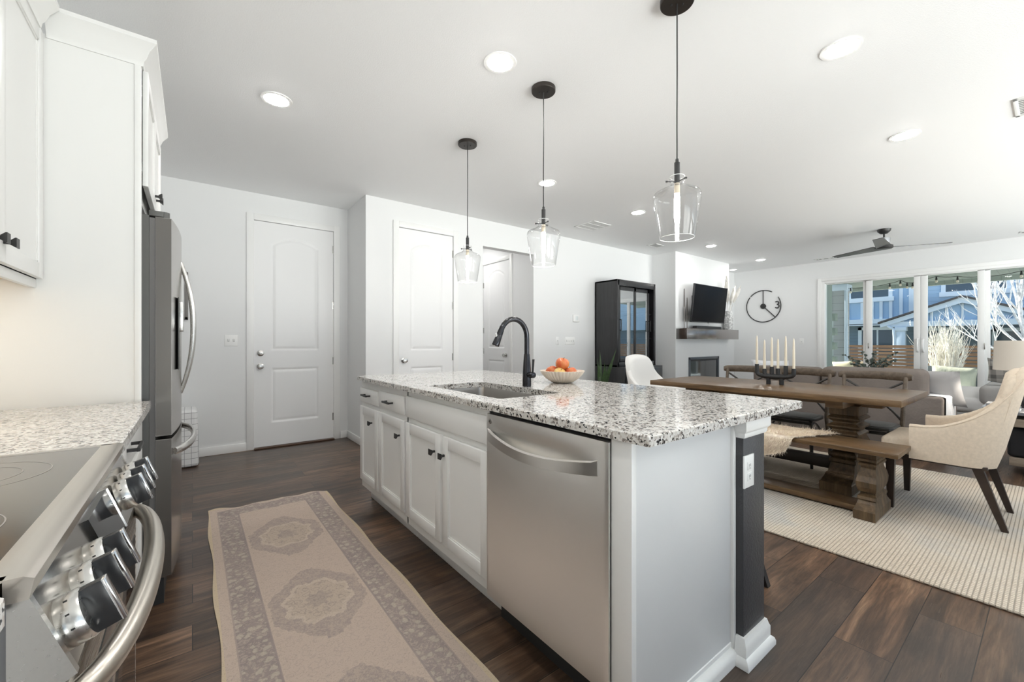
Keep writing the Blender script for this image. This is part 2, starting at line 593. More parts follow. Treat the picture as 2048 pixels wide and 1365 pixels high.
def floor_mat():
    m, nt, b = new_mat('dark_plank_floor')
    v = coords(nt)
    br = node(nt, 'ShaderNodeTexBrick', offset=0.37, i_Scale=1.0, i_Mortar_Size=0.0016, i_Mortar_Smooth=0.1, i_Bias=0.0, i_Brick_Width=1.22, i_Row_Height=0.178)
    br.inputs['Color1'].default_value = (0, 0, 0, 1)
    br.inputs['Color2'].default_value = (1, 1, 1, 1)
    br.inputs['Mortar'].default_value = (0.5, 0.5, 0.5, 1)
    nt.links.new(v, br.inputs['Vector'])
    sep = node(nt, 'ShaderNodeSeparateColor')
    nt.links.new(br.outputs['Color'], sep.inputs[0])
    tone = sep.outputs[0]
    # each plank gets its own grain by shifting the lookup with its random tone
    cmb = node(nt, 'ShaderNodeCombineXYZ')
    nt.links.new(mth(nt, 'MULTIPLY', tone, 37.0), cmb.inputs[0])
    nt.links.new(mth(nt, 'MULTIPLY', tone, 11.0), cmb.inputs[1])
    va = nt.nodes.new('ShaderNodeVectorMath'); va.operation = 'ADD'
    mp = nt.nodes.new('ShaderNodeMapping')
    mp.inputs['Scale'].default_value = (1.3, 9.0, 1)
    nt.links.new(v, mp.inputs[0])
    nt.links.new(mp.outputs[0], va.inputs[0]); nt.links.new(cmb.outputs[0], va.inputs[1])
    g1 = noise(nt, va.outputs[0], 1.6, 6, 0.62, 0.9)
    mp2 = nt.nodes.new('ShaderNodeMapping')
    mp2.inputs['Scale'].default_value = (5, 95, 1)
    nt.links.new(v, mp2.inputs[0])
    va2 = nt.nodes.new('ShaderNodeVectorMath'); va2.operation = 'ADD'
    nt.links.new(mp2.outputs[0], va2.inputs[0]); nt.links.new(cmb.outputs[0], va2.inputs[1])
    g2 = noise(nt, va2.outputs[0], 1.2, 4, 0.65, 0.4)
    c = ramp(nt, g1, (0.25, (0.022, 0.014, 0.010)), (0.42, (0.058, 0.034, 0.022)), (0.55, (0.115, 0.066, 0.040)), (0.70, (0.20, 0.122, 0.074)))
    tm = node(nt, 'ShaderNodeMapRange')
    nt.links.new(tone, tm.inputs[0])
    tm.inputs[3].default_value = 0.72
    tm.inputs[4].default_value = 1.75
    c = mix(nt, 1.0, c, tm.outputs[0], 'MULTIPLY')
    t2 = mth(nt, 'FRACT', mth(nt, 'MULTIPLY', tone, 7.31))
    c = mix(nt, mth(nt, 'MULTIPLY', mth(nt, 'SUBTRACT', t2, 0.45, clamp=True), 1.1), c, (0.075, 0.060, 0.054))
    c = mix(nt, mth(nt, 'MULTIPLY', mth(nt, 'SUBTRACT', g2, 0.40, clamp=True), 1.8), c, (0.018, 0.012, 0.009))
    gp = mth(nt, 'GREATER_THAN', g2, 0.63)
    c = mix(nt, mth(nt, 'MULTIPLY', gp, 0.22), c, (0.22, 0.165, 0.125))
    c = mix(nt, br.outputs['Fac'], c, (0.010, 0.008, 0.007))
    nt.links.new(c, b.inputs['Base Color'])
    rr = node(nt, 'ShaderNodeMapRange')
    nt.links.new(g2, rr.inputs[0])
    rr.inputs[3].default_value = 0.22
    rr.inputs[4].default_value = 0.40
    nt.links.new(rr.outputs[0], b.inputs['Roughness'])
    h = mth(nt, 'SUBTRACT', mth(nt, 'MULTIPLY', g2, 0.35), br.outputs['Fac'])
    bump(nt, b, h, 0.22, 0.0015)
    return m
M_floor = floor_mat()

def runner_mat(cx, w, y0, y1, yc, per):
    """faded medallion runner: bands by distance to the edge, medallions along the middle"""
    m, nt, b = new_mat('faded_medallion_weave')
    t = nt.nodes.new('ShaderNodeTexCoord')
    s = nt.nodes.new('ShaderNodeSeparateXYZ')
    nz = node(nt, 'ShaderNodeTexNoise', i_Scale=34.0, i_Detail=4.0)
    nt.links.new(t.outputs['Object'], nz.inputs['Vector'])
    sc = nt.nodes.new('ShaderNodeVectorMath'); sc.operation = 'MULTIPLY_ADD'
    sc.inputs[1].default_value = (0.045, 0.045, 0)
    nt.links.new(nz.outputs[1], sc.inputs[0])
    off = nt.nodes.new('ShaderNodeVectorMath'); off.operation = 'ADD'
    off.inputs[1].default_value = (-0.0225, -0.0225, 0)
    nt.links.new(t.outputs['Object'], off.inputs[0])
    nt.links.new(off.outputs[0], sc.inputs[2])
    nt.links.new(sc.outputs[0], s.inputs[0])
    L = (y1 - y0) / 2
    u = mth(nt, 'ABSOLUTE', s.outputs[0])
    ya = s.outputs[1]
    s0 = nt.nodes.new('ShaderNodeSeparateXYZ')
    nt.links.new(t.outputs['Object'], s0.inputs[0])
    du = mth(nt, 'SUBTRACT', w / 2, mth(nt, 'ABSOLUTE', s0.outputs[0]))
    dv = mth(nt, 'SUBTRACT', L, mth(nt, 'ABSOLUTE', s0.outputs[1]))
    d = mth(nt, 'MINIMUM', du, dv)
    v = coords(nt)
    fine = noise(nt, v, 85, 5, 0.75, 1.0)
    mid = noise(nt, v, 42, 5, 0.7, 1.9)
    beige, mauve, cream = (0.60, 0.485, 0.41), (0.30, 0.25, 0.24), (0.62, 0.52, 0.43)
    band = lambda a, c: mth(nt, 'MULTIPLY', mth(nt, 'GREATER_THAN', d, a), mth(nt, 'LESS_THAN', d, c))
    # leafy scroll inside the dark border
    scroll = mth(nt, 'GREATER_THAN', mid, 0.53)
        # medallions
    yl = mth(nt, 'SUBTRACT', ya, yc)
    ym = mth(nt, 'SUBTRACT', mth(nt, 'MODULO', mth(nt, 'ADD', yl, per * 50.5), per), per / 2)
    ay = mth(nt, 'ABSOLUTE', ym)
    dia = mth(nt, 'ADD', mth(nt, 'DIVIDE', u, 0.26), mth(nt, 'DIVIDE', ay, 0.33))
    box = mth(nt, 'MAXIMUM', mth(nt, 'DIVIDE', u, 0.185), mth(nt, 'DIVIDE', ay, 0.29))
    med = mth(nt, 'MAXIMUM', dia, box)
    an = nt.nodes.new('ShaderNodeMath'); an.operation = 'ARCTAN2'
    nt.links.new(s.outputs[0], an.inputs[0]); nt.links.new(ym, an.inputs[1])
    rad = mth(nt, 'SQRT', mth(nt, 'ADD', mth(nt, 'MULTIPLY', u, u), mth(nt, 'MULTIPLY', mth(nt, 'MULTIPLY', ay, ay), 0.65)))
    star = mth(nt, 'ADD', rad, mth(nt, 'MULTIPLY', mth(nt, 'COSINE', mth(nt, 'MULTIPLY', an.outputs[0], 8.0)), 0.010))
    # small rosettes scattered through border, field and medallion
    vr = node(nt, 'ShaderNodeTexVoronoi', i_Scale=25.0, i_Randomness=0.6)
    nt.links.new(sc.outputs[0], vr.inputs['Vector'])
    ros = mth(nt, 'LESS_THAN', mth(nt, 'ADD', vr.outputs['Distance'], mth(nt, 'MULTIPLY', mth(nt, 'SUBTRACT', fine, 0.5), 0.5)), 0.36)
    rim_ = mth(nt, 'MULTIPLY', mth(nt, 'GREATER_THAN', vr.outputs['Distance'], 0.30), mth(nt, 'LESS_THAN', vr.outputs['Distance'], 0.40))
    lace = mth(nt, 'GREATER_THAN', mth(nt, 'ADD', mth(nt, 'MULTIPLY', fine, 0.6), mth(nt, 'MULTIPLY', mid, 0.4)), 0.495)
    in_med = mth(nt, 'LESS_THAN', med, 1.0)
    in_star = mth(nt, 'LESS_THAN', star, 0.135)
    ring = mth(nt, 'MULTIPLY', mth(nt, 'GREATER_THAN', star, 0.118), in_star)
    core = mth(nt, 'LESS_THAN', star, 0.045)
    border_c = mix(nt, mth(nt, 'MULTIPLY', scroll, 0.75), mauve, (0.47, 0.385, 0.33))
    border_c = mix(nt, mth(nt, 'MULTIPLY', ros, 0.6), border_c, (0.55, 0.48, 0.40))
    border_c = mix(nt, mth(nt, 'MULTIPLY', rim_, 0.45), border_c, (0.24, 0.20, 0.195))
    c = mix(nt, fine, beige, (0.50, 0.40, 0.33))
    c = mix(nt, mth(nt, 'MULTIPLY', rim_, 0.22), c, mauve)
    c = mix(nt, mth(nt, 'MULTIPLY', in_med, 0.75), c, mix(nt, mth(nt, 'MULTIPLY', lace, 0.8), mauve, (0.47, 0.38, 0.32)))
    c = mix(nt, in_star, c, mix(nt, mth(nt, 'MULTIPLY', mth(nt, 'MAXIMUM', rim_, mth(nt, 'GREATER_THAN', fine, 0.58)), 0.7), (0.52, 0.425, 0.345), (0.33, 0.275, 0.245)))
    c = mix(nt, mth(nt, 'MULTIPLY', ring, 0.55), c, cream)
    c = mix(nt, mth(nt, 'MULTIPLY', core, 0.4), c, mauve)
    c = mix(nt, band(0.055, 0.165), c, border_c)
    c = mix(nt, mth(nt, 'MULTIPLY', band(0.160, 0.168), 0.8), c, mauve)
    c = mix(nt, mth(nt, 'MULTIPLY', band(0.050, 0.056), 0.6), c, mauve)
    c = mix(nt, mth(nt, 'LESS_THAN', d, 0.012), c, (0.60, 0.49, 0.34))
    # worn, speckled pile
    wear = noise(nt, v, 5, 5, 0.7)
    c = mix(nt, mth(nt, 'MULTIPLY', mth(nt, 'SUBTRACT', wear, 0.3, clamp=True), 0.8), c, (0.53, 0.43, 0.36))
    spk = mth(nt, 'GREATER_THAN', noise(nt, v, 160, 3, 0.7), 0.60)
    c = mix(nt, mth(nt, 'MULTIPLY', spk, 0.32), c, (0.19, 0.15, 0.13))
    nt.links.new(c, b.inputs['Base Color'])
    b.inputs['Roughness'].default_value = 0.95
    b.inputs['Specular IOR Level'].default_value = 0.05
    bump(nt, b, noise(nt, v, 300, 2), 0.4, 0.002)
    return m

def bigrug_mat():
    m, nt, b = new_mat('ivory_basket_weave')
    v = coords(nt)
    br = node(nt, 'ShaderNodeTexBrick', offset=0.5, i_Scale=1.0, i_Mortar_Size=0.0030, i_Mortar_Smooth=1.0, i_Brick_Width=0.021, i_Row_Height=0.017)
    nt.links.new(v, br.inputs['Vector'])
    big = noise(nt, v, 1.1, 3, 0.6, 0.5)
    c = ramp(nt, big, (0.36, (0.60, 0.50, 0.39)), (0.5, (0.64, 0.56, 0.46)), (0.60, (0.54, 0.51, 0.47)), (0.72, (0.45, 0.45, 0.44)))
    c = mix(nt, mth(nt, 'MULTIPLY', br.outputs['Fac'], 0.30), c, (0.33, 0.28, 0.225))
    c = mix(nt, mth(nt, 'MULTIPLY', noise(nt, v, 60, 3), 0.35), c, (0.80, 0.74, 0.66))
    nt.links.new(c, b.inputs['Base Color'])
    b.inputs['Roughness'].default_value = 0.95
    b.inputs['Specular IOR Level'].default_value = 0.05
    bump(nt, b, mth(nt, 'SUBTRACT', 1.0, br.outputs['Fac']), 0.9, 0.006)
    return m
M_bigrug = bigrug_mat()

def grid_cloth():
    m, nt, b = new_mat('windowpane_check_cloth')
    v = coords(nt)
    s = nt.nodes.new('ShaderNodeSeparateXYZ')
    nt.links.new(v, s.inputs[0])
    def line(o, per, off):
        f = mth(nt, 'FRACT', mth(nt, 'DIVIDE', mth(nt, 'ADD', o, 10 + off), per))
        return mth(nt, 'LESS_THAN', f, 0.07)
    k = mth(nt, 'MAXIMUM', line(s.outputs[2], 0.052, 0.01), mth(nt, 'MAXIMUM', line(s.outputs[0], 0.05, 0.02), line(s.outputs[1], 0.05, 0.02)))
    nt.links.new(mix(nt, k, (0.78, 0.78, 0.78), (0.30, 0.30, 0.31)), b.inputs['Base Color'])
    b.inputs['Roughness'].default_value = 0.9
    return m
M_grid = grid_cloth()

def siding(name, col, per=0.15, axis=2, line=0.06, dark=0.6):
    m, nt, b = new_mat(name)
    v = coords(nt)
    s = nt.nodes.new('ShaderNodeSeparateXYZ')
    nt.links.new(v, s.inputs[0])
    f = mth(nt, 'FRACT', mth(nt, 'DIVIDE', mth(nt, 'ADD', s.outputs[axis], 20.0), per))
    k = mth(nt, 'LESS_THAN', f, line)
    nt.links.new(mix(nt, k, col, tuple(c * dark for c in col)), b.inputs['Base Color'])
    b.inputs['Roughness'].default_value = 0.75
    bump(nt, b, f, 0.6, 0.02)
    return m
M_siding = siding('blue_lap_siding', (0.30, 0.44, 0.60))
M_batten = plain('blue_panel_siding', (0.27, 0.41, 0.58), 0.75)
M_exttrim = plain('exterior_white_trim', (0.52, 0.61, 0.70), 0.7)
M_extwin = plain('exterior_window_glass', (0.04, 0.07, 0.10), 0.08, spec=0.7)
M_shadeside = siding('shaded_blue_siding', (0.12, 0.18, 0.24))  # blue siding darkened to carry the shade under the porch
M_shingle = plain('roof_shingle', (0.07, 0.065, 0.065), 0.9, var=0.4, vscale=40)
M_fence = wood('cedar_fence', (0.16, 0.085, 0.04), (0.26, 0.145, 0.075), (0.36, 0.22, 0.125), 'Y', 0.6, 0.7)
M_bark = plain('pale_birch_bark', (0.74, 0.72, 0.70), 0.85, var=0.25, vscale=18)
M_twig = plain('straw_twigs', (0.80, 0.76, 0.68), 0.85, var=0.25, vscale=10)
M_soffit = siding('sage_soffit_boards', (0.26, 0.30, 0.26), 0.14, 1, 0.05, 0.7)
M_sage = plain('sage_post_paint', (0.26, 0.31, 0.28), 0.7)
M_greywall = siding('grey_shingle_siding', (0.34, 0.36, 0.36), 0.18, 2, 0.05)
M_patio = plain('patio_concrete', (0.72, 0.70, 0.67), 0.9, var=0.1)
M_lawn = plain('dormant_lawn', (0.30, 0.27, 0.17), 0.95, var=0.35, vscale=8)
M_outcush = plain('pale_sage_canvas', (0.66, 0.65, 0.54), 0.9, spec=0.1, bscale=10, bstr=0.6, var=0.06, bdist=0.02)
M_deckdark = siding('charcoal_batten_boards', (0.16, 0.18, 0.20), 0.07, 1, 0.1, 0.5)
M_deckcap = plain('pale_blue_ledge', (0.55, 0.60, 0.62), 0.6)

# ------------------------------------------------------------------ room shell
CEIL = 2.743
YN, YP, XE, XR, YS, XW = 5.21, 4.545, 9.95, 1.488, -2.6, -0.79
YF = 4.07            # fireplace face
struct(MB().box(-1.0, 10.1, -2.75, 7.2, -0.12, 0), 'floor', M_floor)
struct(MB().box(-1.0, 10.1, -2.75, 7.2, CEIL, CEIL + 0.15), 'ceiling', M_ceil)
m = MB()
m.box(-0.95, 0.519, YN, YN + 0.15, 0, CEIL); m.box(1.327, 1.64, YN, YN + 0.15, 0, CEIL); m.box(0.519, 1.327, YN, YN + 0.15, 2.455, CEIL)
struct(m, 'wall_north', M_wall)
struct(MB().box(XR, XR + 0.15, YP + 0.12, YN, 0, CEIL), 'wall_return', M_wall)
m = MB()
for a, b_, z0 in ((XR, 1.858, 0), (1.858, 2.562, 2.457), (2.562, 3.003, 0), (3.003, 3.865, 2.40), (3.865, XE + 0.15, 0)):
    m.box(a, b_, YP, YP + 0.12, z0, CEIL)
struct(m, 'wall_pantry', M_wall)
m = MB()
m.box(3.865, 3.985, YP + 0.12, 5.103, 0, CEIL); m.box(3.865, 3.985, 5.838, 7.2, 0, CEIL); m.box(3.865, 3.985, 5.103, 5.838, 2.426, CEIL)
struct(m, 'wall_hall_right', M_wall)
struct(MB().box(2.883, 3.003, YP + 0.12, 7.0, 0, CEIL), 'wall_hall_left', M_wall)
struct(MB().box(2.883, 3.865, 7.0, 7.15, 0, CEIL), 'wall_hall_end', M_wall)
m = MB()
m.box(6.725, 7.149, YF, YP, 0, CEIL); m.box(8.252, 8.685, YF, YP, 0, CEIL); m.box(7.149, 8.252, YF, YP, 0.87, CEIL); m.box(7.149, 8.252, YF, YP, 0, 0.2)
struct(m, 'wall_fireplace', M_wall)
m = MB()
m.box(XE, XE + 0.15, 2.86, YP, 0, CEIL); m.box(XE, XE + 0.15, -2.75, -0.02, 0, CEIL); m.box(XE, XE + 0.15, -0.02, 2.86, 2.345, CEIL)
struct(m, 'wall_east', M_wall)
struct(MB().box(XW - 0.16, XW, -2.75, YN + 0.15, 0, CEIL), 'wall_west', M_wall)
SW = [(0.3, 2.8), (3.5, 6.0), (6.7, 9.2)]
m = MB()
xs = [XW] + [v for p in SW for v in p] + [XE]
for i in range(0, len(xs), 2):
    m.box(xs[i], xs[i + 1], YS - 0.15, YS, 0, CEIL)
for a, b_ in SW:
    m.box(a, b_, YS - 0.15, YS, 0, 0.15); m.box(a, b_, YS - 0.15, YS, 2.5, CEIL)
struct(m, 'wall_south', M_wall)
for i, (a, b_) in enumerate(SW):
    m = MB()
    for x in (a, (a + b_) / 2 - 0.03, b_ - 0.06):
        m.box(x, x + 0.06, YS - 0.11, YS - 0.04, 0.15, 2.5)
    for z in (0.15, 1.75, 2.44):
        m.box(a, b_, YS - 0.105, YS - 0.045, z, z + 0.06)
    w = struct(m, f'window_{i + 2}', M_trim)
    build(MB().box(a + 0.05, b_ - 0.05, YS - 0.078, YS - 0.072, 0.2, 2.45), 'pane', M_pane, w)
    # daylight portal: guides sampling of the sky through the opening
    pl = bpy.data.lights.new('portal', 'AREA'); po = bpy.data.objects.new('window_portal', pl); COL.objects.link(po)
    pl.shape = 'RECTANGLE'; pl.size = b_ - a; pl.size_y = 2.35; pl.cycles.is_portal = True
    po.location = ((a + b_) / 2, YS - 0.16, 1.32); po.rotation_euler = (R(90), 0, 0)

# baseboards
def board(name, pts, h=0.085, t=0.014, side=1):
    """boards along straight runs; each run is (x0, y0, x1, y1) with the board on its room side"""
    m = MB()
    for x0, x1, y0, y1 in pts:
        m.box(x0, x1, y0, y1, 0, h, 0.004)
    struct(m, name, M_trim)
t = 0.014
board('baseboard_north', [(XW, 0.452, YN - t, YN), (1.402, XR - t, YN - t, YN)])
board('baseboard_return', [(XR - t, XR, YP - t, YN - t)])
board('baseboard_pantry', [(XR, 1.79, YP - t, YP), (2.63, 3.003, YP - t, YP), (3.865, 6.725, YP - t, YP), (8.685, XE, YP - t, YP)])
board('baseboard_fireplace', [(6.725 - t, 6.725, YF - t, YP - t), (6.725, 8.685, YF - t, YF), (8.685, 8.685 + t, YF - t, YP - t)])
board('baseboard_east', [(XE - t, XE, 2.93, YP - t), (XE - t, XE, YS, -0.09)])
board('baseboard_hall', [(3.865 - t, 3.865, YP + 0.12, 5.04)])

# ------------------------------------------------------------------ panel doors
def panel_face(mb, W, H, fn):
    """front skin of a moulded door: grooves around an arched upper and a square lower panel"""
    px0, px1 = 0.165 * W / 0.81, W - 0.165 * W / 0.81
    u0, us, ut = 1.04, 2.20, 2.285           # upper panel: bottom, arch spring, arch crown
    l0, l1 = 0.255, 0.843                    # lower panel
    half, sag = (px1 - px0) / 2, ut - us
    rad = (half * half + sag * sag) / (2 * sag)
    cx, cz = (px0 + px1) / 2, ut - rad
    def s(x, z):
        a = min(x - px0, px1 - x, z - l0, l1 - z)
        b_ = min(x - px0, px1 - x, z - u0, (rad - math.hypot(x - cx, z - cz)) if z > cz else 1.0)
        return max(a, b_)
    def prof(d):
        if d <= 0: return 0
        if d < 0.014: return 0.009 * d / 0.014
        if d < 0.040: return 0.009 - 0.007 * (d - 0.014) / 0.026
        return 0.002
    nx, nz = 90, 250
    mb.grid(nx, nz, lambda u, v: fn(u * W, v * H, prof(s(u * W, v * H))))

def panel_door(name, W, H, place, knob_x, knob_z, hinge_x, hinge_zs, dead_z=None, zb=0.015):
    """place(x, out, z): x across the leaf from its left edge, out towards the room"""
    m = MB()
    panel_face(m, W, H, lambda x, z, d: place(x, -d, z + zb))
    # sides and back of the slab
    c = [(0, 0), (W, 0), (W, -0.035), (0, -0.035)]
    m.loft([[place(x, o_, zb) for x, o_ in c], [place(x, o_, zb + H) for x, o_ in c]])
    m.bm.faces.ensure_lookup_table()
    # drop the flat front that the moulded skin replaces
    f0 = Vector(place(W / 2, 0, zb + H / 2))
    for f in [f for f in m.bm.faces if len(f.verts) == 4 and (f.calc_center_median() - f0).length < 0.02 and f.calc_area() > 0.5 * W * H]:
        m.bm.faces.remove(f)
    d = struct(m, name, M_door)
    def knob(z, r, dp, nm):
        o0 = Vector(place(knob_x, 0, z)); ax = Vector(place(knob_x, 1, z)) - o0
        M_ = Matrix.Translation(o0) @ ax.to_track_quat('Z', 'Y').to_matrix().to_4x4()
        if nm == 'knob':
            k = MB().lathe([(0, 0), (0.032, 0), (0.032, 0.006), (0.012, 0.012), (0.011, 0.03), (0.022, 0.036), (0.028, 0.048), (0.026, 0.058), (0.0, 0.063)], mat=M_)
        else:
            k = MB().lathe([(0, 0), (0.032, 0), (0.031, 0.012), (0.022, 0.016), (0, 0.016)], mat=M_)
            k.box(-0.012, 0.012, -0.003, 0.003, 0.014, 0.028, 0.002, mat=M_)
        build(k, nm, M_nickel, d)
    knob(knob_z, 0.03, 0.06, 'knob')
    if dead_z: knob(dead_z, 0.03, 0.02, 'deadbolt')
    for hz in hinge_zs:
        k = MB()
        p = Vector(place(hinge_x, 0.006, hz - 0.045))
        k.cyl(p, 0.0065, 0.09, 'Z', 10)
        a0, a1 = place(hinge_x - 0.016, 0.003, hz), place(hinge_x + 0.016, -0.002, hz)
        k.box(min(a0[0], a1[0]) , max(a0[0], a1[0]), min(a0[1], a1[1]), max(a0[1], a1[1]), hz - 0.043, hz + 0.043)
        build(k, 'hinge', M_nickel, d)
    return d

panel_door('door_1', 0.802, 2.432, lambda x, o_, z: (0.522 + x, YN + 0.004 - o_, z), 0.06, 0.888, 0.808, (0.268, 0.926, 1.583, 2.242), 1.028, 0.018)
panel_door('door_2', 0.696, 2.436, lambda x, o_, z: (1.862 + x, YP + 0.004 - o_, z), 0.06, 0.94, 0.702, (0.32, 0.966, 1.597, 2.235))
panel_door('door_3', 0.727, 2.408, lambda x, o_, z: (3.869 - o_, 5.834 - x, z), 0.727 - 0.1, 0.943, -0.004, (0.32, 1.0, 1.34, 2.09))
# jambs and casings
def casing(name, a0, a1, zt, place, w=0.068, th=0.017):
    m = MB()
    def bx(u0, u1, z0, z1):
        p, q = place(u0, 0), place(u1, th)
        m.box(min(p[0], q[0]), max(p[0], q[0]), min(p[1], q[1]), max(p[1], q[1]), z0, z1, 0.005)
    bx(a0 - w, a0 + 0.001, 0, zt + w); bx(a1 - 0.001, a1 + w, 0, zt + w); bx(a0, a1, zt - 0.001, zt + w)
    struct(m, name, M_trim)
casing('trim_1', 0.519, 1.327, 2.455, lambda u, o_: (u, YN - o_))
casing('trim_2', 1.858, 2.562, 2.457, lambda u, o_: (u, YP - o_))
casing('trim_3', 5.103, 5.838, 2.426, lambda u, o_: (3.865 - o_, u))
m = MB().box(0.519, 1.327, YN - 0.05, YN + 0.05, 0, 0.016, 0.004)
build(m, 'threshold', plain('bronze_threshold', (0.09, 0.05, 0.03), 0.4, metal=0.3), label='dark bronze threshold strip under the double-locked white door', cat='threshold')

# ------------------------------------------------------------------ sliding patio door (east)
ZG = 2.285
m = MB()
m.box(XE - 0.012, XE + 0.12, 2.80, 2.86, 0, 2.345, 0.004); m.box(XE - 0.012, XE + 0.12, -0.02, 0.04, 0, 2.345, 0.004)
m.box(XE - 0.012, XE + 0.12, 0.04, 2.80, 2.30, 2.345, 0.004); m.box(XE - 0.012, XE + 0.12, 0.04, 2.80, 0, 0.04, 0.004)
sd = struct(m, 'door_4', M_trim)
casing('trim_4', -0.02, 2.86, 2.345, lambda u, o_: (XE - o_, u), 0.062, 0.02)
leaves = [(2.80, 2.16, 0.075), (2.165, 1.436, 0.03), (1.432, 0.70, 0.03), (0.71, 0.04, 0.075)]
stiles = [(2.825, 2.22), (2.079, 1.521), (1.347, 0.778), (0.644, 0.07)]
for (y1, y0, dx), (g1, g0) in zip(leaves, stiles):
    m = MB()
    x0, x1 = XE + dx - 0.02, XE + dx + 0.02
    m.box(x0, x1, g1, max(y1, g1 + 0.03), 0.04, 2.30, 0.004); m.box(x0, x1, y0, g0, 0.04, 2.30, 0.004)
    m.box(x0, x1, y0, max(y1, g1 + 0.03), ZG, 2.30, 0.003); m.box(x0, x1, y0, max(y1, g1 + 0.03), 0.04, 0.14, 0.003)
    lf = build(m, 'sash', M_trim, sd)
    build(MB().box(x0 + 0.017, x0 + 0.023, g0 - 0.005, g1 + 0.005, 0.135, ZG + 0.004), 'pane', M_pane, lf)
for y in (1.47, 1.40):
    hd = MB().tube(bez((XE + 0.008, y, 0.98), (XE - 0.055, y, 0.98), (XE - 0.055, y, 1.20), (XE + 0.008, y, 1.20), 14), 0.013, 8, flat=1.2)
    build(hd, 'handle', M_plastic, sd)
for y in (2.13, 0.70):
    build(MB().box(XE - 0.0, XE + 0.012, y - 0.006, y + 0.006, 1.03, 1.13, 0.002), 'latch', M_nickel, sd)
pl = bpy.data.lights.new('portal', 'AREA'); po = bpy.data.objects.new('door_portal', pl); COL.objects.link(po)
pl.shape = 'RECTANGLE'; pl.size = 2.9; pl.size_y = 2.3; pl.cycles.is_portal = True
po.location = (XE + 0.17, 1.42, 1.18); po.rotation_euler = (R(90), 0, R(90))
# ------------------------------------------------------------------ kitchen, left run
def shaker(x, out, y0, y1, z0, z1, th=0.019, st=0.055, rec=0.008):
    """shaker front whose face lies at x, facing out (+1 / -1 along X)"""
    m = MB()
    a, b_ = (x - th, x) if out > 0 else (x, x + th)
    m.box(a, b_, y0, y0 + st, z0, z1, 0.0025); m.box(a, b_, y1 - st, y1, z0, z1, 0.0025)
    m.box(a, b_, y0 + st - 0.001, y1 - st + 0.001, z0, z0 + st, 0.0025); m.box(a, b_, y0 + st - 0.001, y1 - st + 0.001, z1 - st, z1, 0.0025)
    p = x - out * rec
    m.box(min(p, p - out * 0.008), max(p, p - out * 0.008), y0 + st - 0.004, y1 - st + 0.004, z0 + st - 0.004, z1 - st + 0.004)
    # small bead round the recess
    for q in ((y0 + st, y0 + st + 0.006, z0 + st, z1 - st), (y1 - st - 0.006, y1 - st, z0 + st, z1 - st), (y0 + st, y1 - st, z0 + st, z0 + st + 0.006), (y0 + st, y1 - st, z1 - st - 0.006, z1 - st)):
        r = x - out * 0.004
        m.box(min(p, r), max(p, r), *q)
    return m

def slabfront(x, out, y0, y1, z0, z1, th=0.019):
    a, b_ = (x - th, x) if out > 0 else (x, x + th)
    m = MB().box(a, b_, y0, y1, z0, z1, 0.005, 2)
    p = x + out * 0.0008
    return m

def sqknob(x, out, y, z, s=1.0):
    """square flared knob"""
    m = MB()
    m.box(min(x, x + out * 0.016), max(x, x + out * 0.016), y - 0.005, y + 0.005, z - 0.005, z + 0.005)
    m.loft([[(x + out * d, y - h, z - h), (x + out * d, y + h, z - h), (x + out * d, y + h, z + h), (x + out * d, y - h, z + h)] for d, h in ((0.014, 0.0065 * s), (0.026, 0.0145 * s), (0.029, 0.0145 * s))])
    return m

def barpull(x, out, y, z, L=0.11):
    m = MB()
    m.box(min(x + out * 0.024, x + out * 0.033), max(x + out * 0.024, x + out * 0.033), y - L / 2, y + L / 2, z - 0.006, z + 0.006, 0.001)
    for q in (-1, 1):
        c = y + q * (L / 2 - 0.006)
        m.box(min(x, x + out * 0.026), max(x, x + out * 0.026), c - 0.005, c + 0.005, z - 0.005, z + 0.005)
    return m

def crown(mb, path, prof):
    """sweep profile (out, z) along an open plan path with mitred corners; out is to the left of travel"""
    P = [Vector((p[0], p[1], 0)) for p in path]
    loops = []
    for i, p in enumerate(P):
        ns = []
        if i > 0:
            d = (P[i] - P[i - 1]).normalized(); ns.append(Vector((-d.y, d.x, 0)))
        if i < len(P) - 1:
            d = (P[i + 1] - P[i]).normalized(); ns.append(Vector((-d.y, d.x, 0)))
        n = ns[0] if len(ns) == 1 else (ns[0] + ns[1]) / (1 + ns[0].dot(ns[1]))
        loops.append([tuple(p + n * o_ + Vector((0, 0, z))) for o_, z in prof])
    mb.loft(loops)
    return mb
CROWN = [(-0.012, 2.305), (0.004, 2.305), (0.008, 2.325), (0.016, 2.335), (0.026, 2.362), (0.044, 2.385), (0.050, 2.392), (0.050, 2.408), (-0.012, 2.408)]

CT = 0.902          # counter top height
PY = 2.335          # tall end panel
# upper cabinet
uc = thing('upper_cabinet', 'white wall cabinet with two shaker doors over the range counter', 'cabinet', (-0.62, 1.9, 1.352))
m = MB()
m.box(-0.785, -0.466, 1.40, PY - 0.001, 1.385, 2.31)
m.box(-0.484, -0.466, 1.40, PY - 0.001, 1.352, 1.40, 0.003)
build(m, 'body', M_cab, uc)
build(MB().box(-0.784, -0.486, 1.402, PY - 0.004, 1.379, 1.3845), 'underside', M_birch, uc, label='pale maple underside panel')
for i, (y0, y1, ky) in enumerate(((1.42, 1.868, 1.825), (1.873, 2.327, 1.905))):
    d = build(shaker(-0.446, 1, y0, y1, 1.387, 2.315), 'door', M_cab, uc)
    build(sqknob(-0.446, 1, ky, 1.447), 'knob', M_black, d, label='black square knob')
build(crown(MB(), [(-0.446, PY - 0.062), (-0.446, 1.40)], CROWN), 'crown_molding', M_cab, uc)

